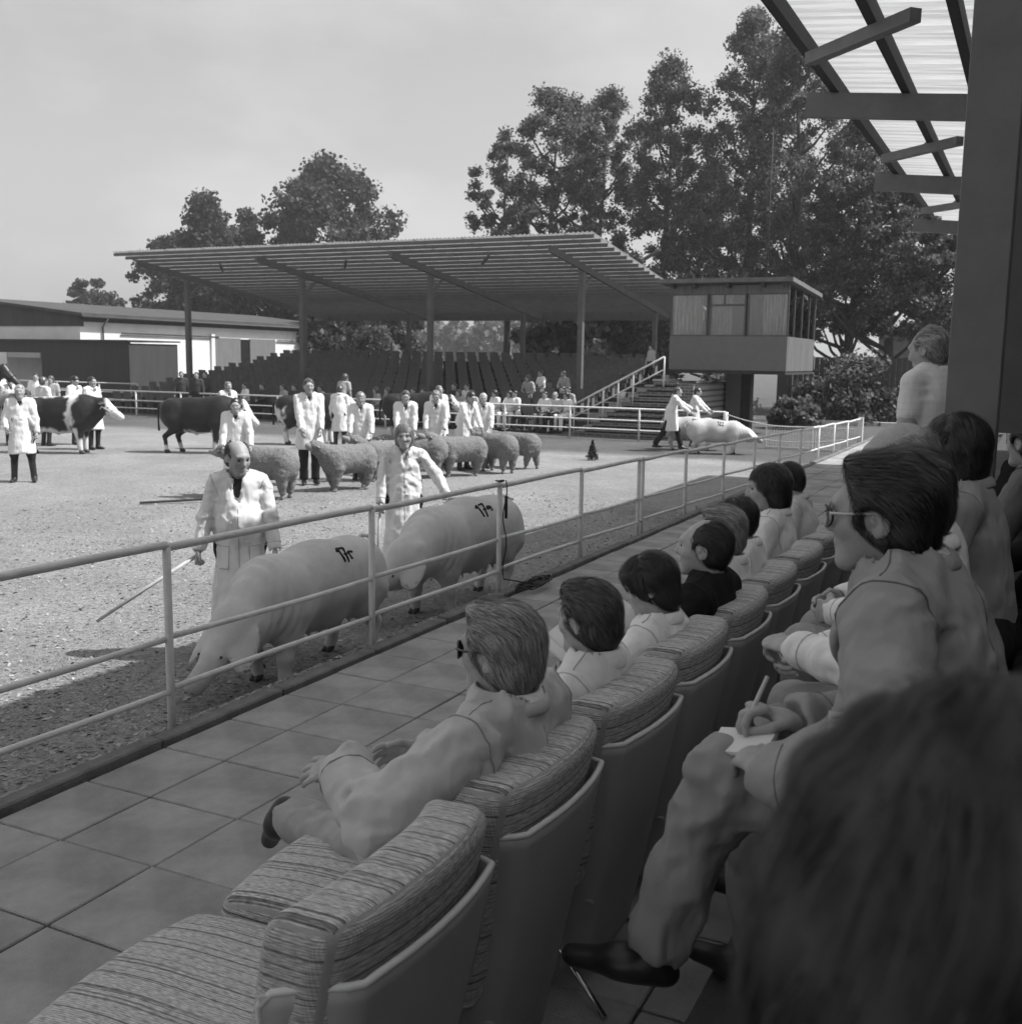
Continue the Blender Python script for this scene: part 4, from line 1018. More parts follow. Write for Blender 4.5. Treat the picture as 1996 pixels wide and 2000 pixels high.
def seams(root, inf, mat, back=True, cuffs=True, r=.0020):
    """sewn seams lying on a garment: armholes, centre back, shoulder line, cuffs"""
    fn, u, fw, sx = inf['top'], inf['u'], inf['fw'], inf['sx']; s = inf['s']
    def ring(c, ax, rad_, nm, n=28, lo=0, hi=6.2832):
        ax = nv(ax); x = nv(np.cross(ax, fw + .01)); y = np.cross(ax, x); pts = []
        T_ = np.linspace(lo, hi, n); Dr = x[None] * np.cos(T_)[:, None] + y[None] * np.sin(T_)[:, None]
        P_, ok = onsurf_many(fn, c + Dr * rad_, -Dr); ok &= np.linalg.norm(P_ - c, axis=1) > .012
        run = []                                   # longest unbroken stretch on the cloth
        for i_ in range(n):
            if ok[i_] and (not run or np.linalg.norm(P_[i_] - np.array(run[-1])) < .07): run.append(tuple(map(float, P_[i_])))
            else:
                if len(run) > len(pts): pts = run
                run = []
        if len(run) > len(pts): pts = run
        if len(pts) > 3: MB().tube(pts, r, 6).build(nm, mat, root, True)
    for k, m in (('L', -1), ('R', 1)):
        el, wr = inf['arms'][k]; ring(inf['sh'][k] + sx * m * .012, nv(el - inf['sh'][k]) * .45 + sx * m, .16, 'armhole_seam')
        if cuffs: ring(wr - nv(wr - el) * .055, wr - el, .09, 'cuff_seam', 18)
        a, b = inf['nb'] + sx * m * .075 * s + u * .10, inf['sh'][k] + sx * m * .015 + u * .15
        surf_line(fn, [a * (1 - t) + b * t for t in np.linspace(0, 1, 8)], -u, r, 'shoulder_seam', mat, root)
    if back: surf_line(fn, [inf['nb'] - u * t - fw * .35 for t in np.linspace(.03, .48, 14)], fw, r, 'back_seam', mat, root)
def front_seam(root, inf, z0, z1, mat, x=.0):
    """button placket down the front of a coat"""
    fn = inf['top']; fw = inf['fw']; sx = inf['sx']; u = inf['u']; P0 = inf['P0']
    pts = [P0 + np.array([0, 0, 1]) * (z - P0[2]) + (u - np.array([0, 0, 1])) * max(0, z - P0[2]) + sx * x + fw * .45 for z in np.linspace(z0, z1, 14)]
    surf_line(fn, pts, -fw, .0035, 'placket', mat, root)
def dup(root, loc, rz, label=None, group=None):
    r = root.copy(); COL.objects.link(r); r.location = loc; r.rotation_euler = (0, 0, rz)
    if label: r['label'] = label
    if group: r['group'] = group
    for ch in list(root.children):
        c = ch.copy(); COL.objects.link(c); c.parent = r
        for g_ in ch.children:
            d = g_.copy(); COL.objects.link(d); d.parent = c
    return r
def world_of(root, p): 
    c, s = math.cos(root.rotation_euler.z), math.sin(root.rotation_euler.z); return (root.location.x + c * p[0] - s * p[1], root.location.y + s * p[0] + c * p[1], root.location.z + p[2])
# ================================================================ ANIMALS (local +Y = forward, feet at z = 0)
pig_m = M('pig_hide', .54, .6, .09, 9, bump=.12, bs=45, spec=.3, attr='v', hi=.34); pig_ink = M('marker_ink', .012, .7, .1)
hoof = M('hoof', .06, .6, .2); wool = M('wool', .21, .95, .35, 40, bump=1.0, bs=70, spec=.05); sheep_face = M('sheep_face', .26, .8, .2, 20, bump=.4, bs=80)
hide = M('cattle_hide', .018, .5, .25, 7, bump=.15, bs=90, attr='v', hi=.6, spec=.35); horse_m = M('horse_hide', .03, .4, .2, 5, spec=.4, attr='v', hi=.35)
halter_m = M('halter', .5, .8, .1); strap_m = M('dark_strap', .03, .5, .1)
def pig(label, loc, rz, group, head=(0, 1.05, .16), hbase=(0, .62, .56), vox=.016, text=None, gait=(0, 0, 0, 0), s=1.0, udder=True, earx=1.0):
    hb, sn = np.array(hbase, float), np.array(head, float); hd = nv(sn - hb); side = np.array([1., 0, 0]); hup = np.cross(side, hd); L = np.linalg.norm(sn - hb)
    B = [K((0, -.55, .615), (0, -.1, .615), .285, .285, (1, 0, 0), .88, .1), K((0, -.1, .615), (0, .38, .60), .285, .275, (1, 0, 0), .86, .1),
         E((-.12, -.56, .57), (.16, .24, .27), None, .08), E((.12, -.56, .57), (.16, .24, .27), None, .08), E((-.11, .36, .55), (.15, .21, .25), None, .08), E((.11, .36, .55), (.15, .21, .25), None, .08),
         C((0, .40, .64), hb + hd * .10, .235, .165, .10), C(hb + hd * .02 - hup * .03, hb + hd * .22 - hup * .03, .175, .14, .06),
         C(hb + hd * .08, hb + hd * (L * .60), .155, .098, .06), C(hb + hd * (L * .58), sn, .086, .066, .03), C(sn, sn + hd * .014, .070, .064, .006)]
    if udder: B += [E((0, -.12, .395), (.17, .42, .115), None, .07)]
    for m in (-1, 1):
        B += [C(hb + hd * .13 + side * m * .06 + hup * .02, hb + hd * .20 + side * m * .10 - hup * .09, .06, .06, .05)]
        eb = hb + hd * .06 + side * m * .10 + hup * .115; et = hb + hd * .36 * earx + side * m * .205 - hup * .045
        w = nv(np.cross(et - eb, side * m * .5 + hup)); R = np.stack([nv(et - eb), w, nv(np.cross(et - eb, w))], 1)
        B += [E((eb + et) / 2, (np.linalg.norm(et - eb) * .60, .105, .017), R, .012), E(eb, (.05, .06, .03), R, .03)]
    ft = [( -1, .38, gait[0]), (1, .38, gait[1]), (-1, -.58, gait[2]), (1, -.58, gait[3])]; hoofs = []
    for m, y, gq in ft:
        x = m * .15
        if y > 0: k0, k1, f = (x, y + .02, .37), (x * 1.02, y + .03 + gq * .5, .21), (x, y + gq, .045)
        else: k0, k1, f = (x, y + .08, .40), (x * 1.02, y - .06 + gq * .6, .24), (x, y + .01 + gq, .045)
        B += [C((x * .9, y, .50), k0, .13 if y > 0 else .16, .088, .07), C(k0, k1, .086, .056, .05), C(k1, f, .052, .044, .03)]
        hoofs.append([C((f[0] - .02, f[1] + .01, .03), (f[0] - .02, f[1] + .05, .012), .026, .018, .008), C((f[0] + .02, f[1] + .01, .03), (f[0] + .02, f[1] + .05, .012), .026, .018, .008), C((f[0], f[1] - .055, .085), (f[0], f[1] - .065, .07), .014, .01, .005)])
    if udder:
        for m in (-1, 1):
            for i in range(6): B += [C((m * .085, -.42 + .125 * i, .31), (m * .095, -.42 + .125 * i, .262 + .01 * (i % 2)), .018, .009, .012)]
    # slack folds of skin at the neck and flank
    def dsp(P):
        w = np.exp(-((P[:, 1] - .52) / .12) ** 2) * np.clip((P[:, 2] - .3) / .2, 0, 1)
        return .006 * w * np.sin((P[:, 1] + .3 * P[:, 2]) * 95) + .005 * noise(P, 6, 3) + .0015 * noise(P * np.array([1, 2, 1]), 22, 5)
    B = xf(B, np.eye(3), (0, 0, 0), s); V, Q = soft(B, vox, dsp, sm=1)
    va = np.clip(noise(V, 5, 9) * .35 + .25 + .7 * np.clip((V[:, 1] / s - sn[1] + .10) / .08, 0, 1), 0, 1)
    o = link('pig', me_from('pig_body', V, Q, pig_m, attrs={'v': va}), None, tuple(loc), rz); tag(o, label, 'pig', group)
    for h in hoofs:
        V, Q = soft(xf(h, np.eye(3), (0, 0, 0), s), vox * .6, sm=0); link('hoof', me_from('hoof', V, Q, hoof), o)
    tl = [(.02 + .04 * math.sin(t * 7), -.82 - .05 * t + .03 * math.sin(t * 6), .76 + .10 * math.sin(t * 4.0)) for t in np.linspace(0, 1, 12)]
    MB().tube([tuple(np.array(q_) * s) for q_ in tl], [.022 * s * (1 - .6 * t) for t in np.linspace(0, 1, 12)], 8).build('tail', pig_m, o, True)
    for m in (-1, 1): MB().tube([tuple((sn + hd * .060 + side * m * .022 + hup * .006) * s), tuple((sn + hd * .075 + side * m * .022 + hup * .006) * s)], .011 * s, 8).build('nostril', hoof, o)
    for m in (-1, 1): MB().tube([tuple((hb + hd * .36 + side * m * .085 + hup * .05) * s), tuple((hb + hd * .36 + side * m * .094 + hup * .056) * s)], .009 * s, 8).build('eye', hoof, o)
    if text:   # numbers sprayed on the flank side towards the spectators (+X when the pig walks to -Y)
        fn = lambda P: ev(B, P) - dsp(P)
        m, y0, sc, strokes = text
        for sk in strokes:
            pts = []
            for k in range(len(sk) - 1):
                for t in np.linspace(0, 1, 6, endpoint=k == len(sk) - 2):
                    a, b = (np.array(sk[k]) * (1 - t) + np.array(sk[k + 1]) * t)
                    an = rad(36) + b * sc * 3.5
                    pts.append((np.array([m * math.cos(an) * .75, y0 + m * a * sc, .615 + math.sin(an) * .75]), -np.array([m * math.cos(an), 0, math.sin(an)])))
            ps = onsurf_many(fn, [p_[0] * s for p_ in pts], [p_[1] for p_ in pts])[0] - np.array([p_[1] for p_ in pts]) * .002
            MB().tube([tuple(map(float, q_)) for q_ in ps], [.0085 * s * (.8 + .4 * random.random()) for _ in ps], 6).build('number_stroke', pig_ink, o, True)
    return o
def quad_legs(B, pts, r):
    for a, k, h, f in pts:
        B += [C(a, k, r[0], r[1], .10), C(k, h, r[1], r[2], .06), C(h, f, r[2], r[3], .03)]
def bull(label, loc, rz, group, pat, head=(0, 1.50, .98), vox=.024, s=.89, bib=False, gait=(0, 0, 0, 0)):
    sn = np.array(head, float); pl = np.array([0, 1.05, 1.20]); hd = nv(sn - pl); side = np.array([1., 0, 0]); hup = np.cross(side, hd)
    B = [K((0, -.70, 1.02), (0, -.05, .96), .36, .385, (1, 0, 0), .82, .15), K((0, -.05, .96), (0, .52, .98), .385, .40, (1, 0, 0), .80, .15), K((0, -.78, 1.14), (0, .55, 1.20), .19, .22, (1, 0, 0), 1.0, .15),
         E((-.16, -.68, .98), (.17, .30, .36), None, .1), E((.16, -.68, .98), (.17, .30, .36), None, .1), E((-.17, .48, .88), (.15, .24, .36), None, .1), E((.17, .48, .88), (.15, .24, .36), None, .1),
         K((0, .52, 1.12), pl - hd * .02, .33, .20, (1, 0, 0), .72, .14), K((0, .55, .80), (0, .92, .98), .16, .10, (1, 0, 0), .45, .1), E((0, -.10, .60), (.24, .5, .10), None, .08), C((0, -.20, .56), (0, -.12, .47), .05, .03, .05),
         C(pl, pl + hd * .22, .155, .125, .08), C(pl + hd * .18, sn - hd * .06, .118, .085, .05), C(sn - hd * .08, sn, .09, .080, .03), C(pl + hd * .1 - hup * .08, sn - hd * .1 - hup * .05, .07, .05, .05)]
    for m in (-1, 1):
        eb = pl + side * m * .12 + hup * .08 - hd * .02; et = eb + side * m * .18 - hup * .05 - hd * .03; R = np.stack([nv(et - eb), nv(np.cross(et - eb, hd)), nv(np.cross(et - eb, np.cross(et - eb, hd)))], 1)
        B += [E((eb + et) / 2, (.115, .024, .058), R, .03)]
    L = []
    for i, m in enumerate((-1, 1)):
        g0, g1 = gait[i], gait[2 + i]
        L.append(((m * .20, .45, .78), (m * .19, .47 + g0 * .4, .48), (m * .19, .46 + g0 * .8, .16), (m * .19, .48 + g0, .06)))
        L.append(((m * .20, -.66, .84), (m * .20, -.58 + g1 * .3, .62), (m * .20, -.82 + g1 * .8, .42), (m * .20, -.76 + g1, .06)))
    for a, k, h, f in L:
        fr = a[1] > 0
        B += [C(a, k, .16 if fr else .20, .088 if fr else .13, .10), C(k, h, .082 if fr else .11, .058 if fr else .066, .06), C(h, f, .056, .050, .04)]
    B = xf(B, np.eye(3), (0, 0, 0), s)
    V, Q = soft(B, vox, lambda P: .008 * noise(P, 5, 2) + .004 * noise(P, 14, 3), sm=1)
    W = V / s; nz3 = .09 * noise(W, 5, 4) + .05 * noise(W, 13, 8)
    va = np.clip(pat(W[:, 0], W[:, 1], W[:, 2], nz3) * 14 + .5, 0, 1)
    o = link('bull', me_from('bull_body', V, Q, hide, attrs={'v': va}), None, tuple(loc), rz); tag(o, label, 'bull', group)
    for a, k, h, f in L: 
        V, Q = soft(xf([C((f[0], f[1], .055), (f[0], f[1] + .045, .03), .062, .052, .01)], np.eye(3), (0, 0, 0), s), vox * .7, sm=0); link('hoof', me_from('hoof', V, Q, hoof), o)
    t_ = [(0, -1.02, 1.22), (.01, -1.10, 1.12), (.0, -1.12, .8), (.02, -1.10, .55)]
    MB().tube([tuple(np.array(q_) * s) for q_ in t_], [.05 * s, .035 * s, .022 * s, .03 * s], 8).build('tail', hide, o, True)
    hl = MB(); a = pl + hd * .28
    hl.tube([tuple((a + side * math.cos(t) * .128 + hup * math.sin(t) * .128) * s) for t in np.linspace(0, 6.283, 16)], .014 * s, 6)
    b = pl + hd * .02
    hl.tube([tuple((b + side * math.cos(t) * .17 + hup * math.sin(t) * .17) * s) for t in np.linspace(0, 6.283, 16)], .014 * s, 6)
    for m in (-1, 1): hl.tube([tuple((a + side * m * .128) * s), tuple((b + side * m * .165) * s)], .013 * s, 6)
    hl.build('halter', halter_m, o, True)
    for m in (-1, 1): MB().tube([tuple((pl + hd * .16 + side * m * .125 + hup * .05) * s), tuple((pl + hd * .16 + side * m * .142 + hup * .055) * s)], .02 * s, 8).build('eye', eye_m, o)
    if bib: MB().box((.155 * s, .98 * s, .84 * s), (.163 * s, 1.16 * s, .99 * s)).build('number_tag', M('paper_white', .75, .8, .05), o)
    return o
def sheep(label, loc, rz, group, head=(0, .97, .70), turn=0, s=1.0, vox=.016, gait=(0, 0, 0, 0)):
    hb = np.array([0, .42, .66]); sn = np.array(head, float); R = rotm(0, 0, turn); sn = hb + R @ (sn - hb); hd = nv(sn - hb); side = nv(np.cross(hd, (0, 0, 1))); hup = np.cross(side, hd); mid = hb + (sn - hb) * .5
    B = [K((0, -.32, .56), (0, .25, .55), .255, .265, (1, 0, 0), .90, .1), E((0, -.40, .54), (.23, .20, .25), None, .08), C((0, .30, .60), mid + hup * .03, .20, .125, .08), C(mid + hup * .04, mid + hd * .10 + hup * .05, .11, .085, .05)]
    LG = []
    for i, (m, y) in enumerate(((-1, .27), (1, .27), (-1, -.40), (1, -.40))):
        g = gait[i]; B += [C((m * .14, y, .40), (m * .13, y + g * .5, .24), .12, .075, .06), C((m * .13, y + g * .5, .24), (m * .125, y + g * .85, .12), .07, .052, .04)]
        LG += [C((m * .125, y + g * .8, .14), (m * .125, y + g, .04), .034, .03, .01), C((m * .125, y + g, .03), (m * .125, y + g + .03, .025), .034, .028, .01)]
    B = xf(B, np.eye(3), (0, 0, 0), s)
    V, Q = soft(B, vox, lambda P: .007 * noise(P, 34, 5) + .006 * noise(P, 13, 6) + .009 * np.abs(noise(P, 52, 8)), sm=0)
    o = link('sheep', me_from('sheep_fleece', V, Q, wool), None, tuple(loc), rz); tag(o, label, 'sheep', group)
    Fp = [C(mid + hd * .06 + hup * .02, mid + hd * .16, .078, .065, .03), C(mid + hd * .15, sn + hd * .0, .062, .042, .03), C(sn, sn + hd * .015, .044, .038, .01)]
    for m in (-1, 1):
        eb = mid + hd * .05 + side * m * .075 + hup * .055; et = eb + side * m * .12 - hup * .02 + hd * .02; RR = np.stack([nv(et - eb), nv(np.cross(et - eb, hd)), nv(np.cross(et - eb, np.cross(et - eb, hd)))], 1); Fp.append(E((eb + et) / 2, (.075, .016, .036), RR, .02))
    V, Q = soft(xf(Fp, np.eye(3), (0, 0, 0), s), vox * .7, sm=1); link('face', me_from('face', V, Q, sheep_face), o)
    for j in range(4):
        V, Q = soft(xf(LG[2 * j:2 * j + 2], np.eye(3), (0, 0, 0), s), vox * .7, sm=1); link('leg', me_from('leg', V, Q, sheep_face), o)
    return o
def horse(label, loc, rz, group, head=(0, 1.62, 1.30), poll=(0, 1.25, 1.75), blaze=False, vox=.03, light=0.0):
    pl, sn = np.array(poll, float), np.array(head, float); hd = nv(sn - pl); side = np.array([1., 0, 0]); hup = np.cross(side, hd)
    B = [K((0, -.60, 1.12), (0, .45, 1.10), .31, .32, (1, 0, 0), .85, .12), E((-.13, -.62, 1.10), (.17, .30, .33), None, .1), E((.13, -.62, 1.10), (.17, .30, .33), None, .1), E((0, .48, 1.08), (.25, .26, .36), None, .1),
         K((0, .55, 1.28), pl - hup * .02, .25, .12, (1, 0, 0), .62, .12), C(pl, pl + hd * .25 - hup * .03, .115, .10, .06), C(pl + hd * .2, sn, .088, .068, .05), C(sn, sn + hd * .02 - hup * .01, .068, .055, .02)]
    for m in (-1, 1): B += [C(pl + side * m * .06 + hup * .06, pl + side * m * .075 + hup * .17 - hd * .08, .032, .010, .02)]
    for m in (-1, 1):
        B += [C((m * .17, .46, .90), (m * .16, .48, .52), .14, .062, .09), C((m * .16, .48, .52), (m * .16, .48, .16), .056, .042, .04), C((m * .16, .48, .16), (m * .16, .52, .03), .05, .06, .03),
              C((m * .17, -.64, 1.0), (m * .17, -.56, .70), .19, .11, .09), C((m * .17, -.56, .70), (m * .17, -.78, .50), .10, .062, .05), C((m * .17, -.78, .50), (m * .17, -.74, .16), .052, .045, .04), C((m * .17, -.74, .16), (m * .17, -.70, .03), .05, .06, .03)]
    V, Q = soft(B, vox, lambda P: .006 * noise(P, 6, 2), sm=1)
    q_ = V - pl; al = q_ @ hd; up_ = q_ @ hup
    va = np.full(len(V), light)
    if blaze: va = np.clip(np.where((al > -.02) & (V[:, 1] > pl[1] - .25), 1.0, light), 0, 1)
    o = link('horse', me_from('horse_body', V, Q, horse_m, attrs={'v': va}), None, tuple(loc), rz); tag(o, label, 'horse', group)
    mb = MB()
    for t, r in ((.30, .105), (.03, .12)):
        a = pl + hd * t - hup * .02; mb.tube([tuple(a + side * math.cos(x) * r + hup * math.sin(x) * r) for x in np.linspace(0, 6.283, 16)], .012, 6)
    for m in (-1, 1): mb.tube([tuple(pl + hd * .3 + side * m * .105), tuple(pl + hd * .03 + side * m * .12)], .012, 6)
    mb.build('bridle', strap_m, o, True)
    mn = MB()
    for i in range(14):
        t = i / 13; a = pl * (1 - t) + np.array([0, .55, 1.45]) * t + np.array([0, -.03, .06]); mn.tube([tuple(a), tuple(a + np.array([.05, -.03, -.08])), tuple(a + np.array([.09, -.04, -.22]))], [.035, .03, .008], 6)
    mn.build('mane', M('mane', .02, .6, .2), o, True)
    t_ = [(0, -.92, 1.25), (0, -1.02, 1.1), (0, -1.05, .7), (0, -1.03, .4)]; MB().tube(t_, [.05, .06, .06, .02], 8).build('tail', M('mane', .02, .6, .2), o, True)
    return o
# ================================================================ FOREGROUND CHAIRS
def tweed(name, axis):
    m, nt, b = nodes_of(name, .95, .1); N, L = nt.nodes, nt.links
    tc = N.new('ShaderNodeTexCoord'); sp = N.new('ShaderNodeSeparateXYZ'); L.new(tc.outputs['Object'], sp.inputs[0]); sn = N.new('ShaderNodeSeparateXYZ'); L.new(tc.outputs['Normal'], sn.inputs[0])
    def mth(op, a, c=0, d=None):
        k = N.new('ShaderNodeMath'); k.operation = op
        for i, q_ in enumerate((a, c) if d is None else (a, c, d)):
            if isinstance(q_, (int, float)): k.inputs[i].default_value = q_
            else: L.new(q_, k.inputs[i])
        return k.outputs[0]
    def mr(v, a, c, d, e):
        r = N.new('ShaderNodeMapRange'); r.inputs[1].default_value = a; r.inputs[2].default_value = c; r.inputs[3].default_value = d; r.inputs[4].default_value = e; L.new(v, r.inputs[0]); return r.outputs[0]
    # stripes run front to back on the top, along the border on the boxing strip
    if axis == 'back': fac = mth('MAXIMUM', mr(mth('MULTIPLY', sn.outputs[1], -1), .55, .7, 0, 1), mr(mth('ABSOLUTE', sn.outputs[0]), .72, .85, 0, 1)); alt = mth('ADD', sp.outputs[2], mth('MULTIPLY', sp.outputs[1], .0))
    else: fac = mr(mth('ABSOLUTE', sn.outputs[2]), .62, .45, 0, 1); alt = sp.outputs[2]
    mx = N.new('ShaderNodeMix'); L.new(fac, mx.inputs[0]); L.new(sp.outputs[0], mx.inputs[2]); L.new(alt, mx.inputs[3]); st_ = mx.outputs[0]
    mx2 = N.new('ShaderNodeMix'); L.new(fac, mx2.inputs[0]); L.new(sp.outputs[1] if axis == 'seat' else mth('ADD', sp.outputs[1], sp.outputs[2]), mx2.inputs[2]); L.new(mth('ADD', sp.outputs[0], sp.outputs[1]), mx2.inputs[3]); ot = mx2.outputs[0]
    def n1(x, y, sx_, sy_, det=2):
        c = N.new('ShaderNodeCombineXYZ'); L.new(mth('MULTIPLY', x, sx_), c.inputs[0]); L.new(mth('MULTIPLY', y, sy_), c.inputs[1])
        n_ = N.new('ShaderNodeTexNoise'); n_.inputs['Scale'].default_value = 1; n_.inputs['Detail'].default_value = det; L.new(c.outputs[0], n_.inputs['Vector']); return n_.outputs[0]
    bold = mr(n1(st_, ot, 120, .35, 1), .57, .63, 1.0, .33)
    fine = mr(n1(st_, ot, 330, 45, 2), .35, .65, .6, 1.25)
    rib = mr(mth('SINE', mth('MULTIPLY', st_, 1150)), -1, 1, .72, 1.12)
    knit = mr(mth('SINE', mth('MULTIPLY', ot, 1300)), -1, 1, .85, 1.08)
    v = mth('MULTIPLY', mth('MULTIPLY', bold, fine), mth('MULTIPLY', rib, knit))
    L.new(mth('MULTIPLY', v, .60), b.inputs['Base Color'])
    h = mth('ADD', mth('MULTIPLY', rib, .6), mth('MULTIPLY', knit, .5))
    bp = N.new('ShaderNodeBump'); bp.inputs['Strength'].default_value = .5; bp.inputs['Distance'].default_value = .004; L.new(h, bp.inputs['Height']); L.new(bp.outputs[0], b.inputs['Normal'])
    return m
tw_b, tw_s = tweed('tweed_back', 'back'), tweed('tweed_seat', 'seat')
shell_m = M('chair_shell_plastic', .42, .42, .10, 3, bump=.06, bs=300, spec=.4); rim_m = M('chair_rim', .65, .4, .05, spec=.45); chrome = M('chrome_rod', .6, .2, 0, metal=1)
def rbox(P, c, h, r):
    q_ = np.abs(P - c) - (np.array(h) - r); return np.sqrt((np.maximum(q_, 0) ** 2).sum(1)) + np.minimum(q_.max(1), 0) - r
def back_y(x, z): return -.02 - .20 * (z - .42) + .055 * (np.abs(x) / .30) ** 2.4 - .02
def hw(z): return .215 + .10 * np.clip((z - .12) / .70, 0, 1)
BACK_TOP = .97
def cush_b(P):
    W = P.copy(); W[:, 1] = P[:, 1] - (back_y(P[:, 0], P[:, 2]) + .075)
    W[:, 2] = P[:, 2] + .018 * (P[:, 0] / .3) ** 2
    return rbox(W, np.array([0, 0, .70]), (.298, .080, .265), .042) * .85 - .002 * noise(P, 9, 3)
def cush_s(P):
    W = P.copy(); W[:, 2] = P[:, 2] - .035 * (1 - (P[:, 0] / .3) ** 2) + .03 * np.clip((P[:, 1] - .50) / .25, 0, 1) ** 2
    return rbox(W, np.array([0, .36, .445]), (.298, .375, .082), .05) * .9 - .002 * noise(P, 8, 4)
Vb, Qb = nets(cush_b, (-.34, -.25, .38), (.34, .25, 1.02), .0085); Vb = relax(Vb, Qb, 1)
Vs, Qs = nets(cush_s, (-.34, -.06, .31), (.34, .83, .60), .0095); Vs = relax(Vs, Qs, 1)
me_cb, me_cs = me_from('back_cushion', Vb, Qb, tw_b), me_from('seat_cushion', Vs, Qs, tw_s)
def sh_pt(u, v):
    z = .10 + .745 * v; a = (2 * u - 1); w = float(hw(z)); x = a * w; wrap = .13 * max(0, abs(a) - .80) / .20
    zz = z - .035 * abs(a) ** 6 * v
    return (x, float(back_y(np.array(x * .95), np.array(z))) - .030 + wrap * (.35 + .65 * v) * 1.1, zz)
me_sh = MB().grid(sh_pt, 36, 22).mesh('shell', shell_m, True)
rim_pts = [sh_pt(0, v) for v in np.linspace(.25, .97, 8)] + [sh_pt(u, 1) for u in np.linspace(.012, .988, 40)] + [sh_pt(1, v) for v in np.linspace(.97, .25, 8)]
me_rim = MB().tube(rim_pts, .0085, 8).mesh('rim', rim_m, True)
me_pan = MB().grid(lambda u, v: ((2 * u - 1) * .285 * (1 - .25 * (1 - v)), -.03 + .72 * v, .355 - .16 * math.cos((2 * u - 1) * 1.45) * (1 - .4 * v)), 14, 8).mesh('seat_pan', shell_m, True)
lg = MB()
for sx_ in (-1, 1):
    lg.tube([(sx_ * .06, .25, .16), (sx_ * .24, .02, .012), (sx_ * .26, -.06, .008)], .008, 8); lg.tube([(sx_ * .06, .25, .16), (sx_ * .24, .50, .012)], .008, 8)
me_leg = [MB().tube([(sx_ * .05, .25, .17), (sx_ * .26, yy_, .010)], .009, 8).mesh('leg', chrome, True) for sx_ in (-1, 1) for yy_ in (-.10, .55)]
def chair(loc, rz, label, group='upholstered chairs of the front row'):
    o = tag(empty('armchair', loc, rz), label, 'chair', group)
    s_ = link('shell', me_sh, o); m = s_.modifiers.new('s', 'SOLIDIFY'); m.thickness = .014; m.offset = 0
    link('rim', me_rim, s_); link('back_cushion', me_cb, o); link('seat_cushion', me_cs, o); p_ = link('seat_pan', me_pan, o); p_.modifiers.new('s', 'SOLIDIFY').thickness = .01
    for m_ in me_leg: link('leg', m_, o)
    return o
CY = lambda i: 1.66 + .652 * i
CX = -1.08
CL = ['empty tweed lounge chair nearest the lens, seat and back in view', 'tweed lounge chair under the grey-haired man in sunglasses', 'tweed lounge chair behind the dark-haired person in white sweater',
      'tweed lounge chair of the dark-haired youth in white shirt', 'tweed lounge chair of the balding man in black suit', 'sixth tweed lounge chair from the lens, before the fair-haired man',
      'seventh tweed lounge chair from the lens along the row', 'eighth tweed lounge chair from the lens along the row', 'ninth tweed lounge chair, before the woman with bowed head']
for i in range(9): chair((CX + random.uniform(-.012, .012), CY(i), 0), rad(90 + random.uniform(-2, 2)), CL[i])
# ================================================================ SPECTATORS NEAR THE LENS
def tl(loc, rz, w):
    d = np.array(w, float) - np.array(loc); c, s = math.cos(-rz), math.sin(-rz); return np.array([c * d[0] - s * d[1], s * d[0] + c * d[1], d[2]])
R90 = rad(90)
def sitter(i, label, fit, pose=None, rz=R90, dx=0, dy=0, H=1.75, q='fg'):
    loc = (CX + dx, CY(i) + dy, 0.0); s = H / 1.75
    ps = dict(pel=(0, .14, .535), lean=-8, fL=(-.13, .68, .085), fR=(.13, .68, .085), kL=(-.1, .6, 1), kR=(.1, .6, 1), hL=(-.12, .42, .62), hR=(.10, .44, .62), eL=(-1, -.5, -.6), eR=(1, -.5, -.6), hfwd=.03, pitch=-6)
    for k, v in (pose or {}).items(): ps[k] = v
    pr_ = person(label, loc, rz, H, q, ps, fit, 'spectators in the front row of chairs'); seams(pr_[0], pr_[1], cloth('shirt_seam', .5) if fit['topm'] is not jack_b else cloth('black_seam', .04), back=False)
    return pr_, loc
# -- grey-haired man in a light jacket, legs crossed
loc = (CX + .02, CY(1) + .0, 0); W = lambda *w: tl(loc, R90, w)
jl = cloth('light_grey_jacket', .52); tg = cloth('light_grey_trousers', .36)
(A, ai) = person('grey-haired man in light jacket and sunglasses with crossed legs', loc, R90, 1.76, 'fg',
    dict(pel=(0, .11, .56), lean=-5, hfwd=.025, pitch=2, yaw=-6, hs=.96, hL=W(-1.47, 2.10, .89), hR=W(-1.5, 2.52, .78), eL=(-1.7, .0, -.9), eR=(1, -.3, -.8), backL=(-.55, .2, 1), dL=(.10, 1, -.25), curlL=(8, 10, 8), spread=7, tL=0,
         fL=W(-1.96, 2.50, .50), kL=(-.2, .6, 1), fR=W(-1.85, 2.42, .085), kR=(.1, .6, 1), toeL=(.35, .55, -.75)),
    dict(top='jacket', topm=jl, under=shirt_p, legs=tg, hair='swept', hairm='grey', strand=12000, sw=.0017, glasses=(M('black_frame', .015, .3, 0, spec=.5), M('black_frame', .015, .3, 0)), collar_m=shirt_w, wr=.014, bulk=.010, vneck=.8, shw=.195, shoe=M('dark_leather', .05, .4, .2)), 'spectators in the front row of chairs')
seams(A, ai, cloth('light_grey_seam', .28))
el, wr = ai['arms']['L']; dv = nv(wr - el)
def watch(root, wr, dv, side_, m, r=.031):
    x = nv(np.cross(dv, side_)); y = np.cross(dv, x); c = wr - dv * -.012
    wo = MB().tube([tuple(c + x * math.cos(t) * r * 1.12 + y * math.sin(t) * r * .92) for t in np.linspace(0, 6.283, 24)], .0062, 6).build('wristwatch', m, root, True)
    f_ = c + x * r * 1.12; MB().tube([tuple(f_ - x * .002), tuple(f_ + x * .007)], .0165, 14).build('dial', M('watch_dial', .05, .2, 0, spec=.6), wo)
wm = M('steel_watch', .5, .25, .2, 300, metal=1)
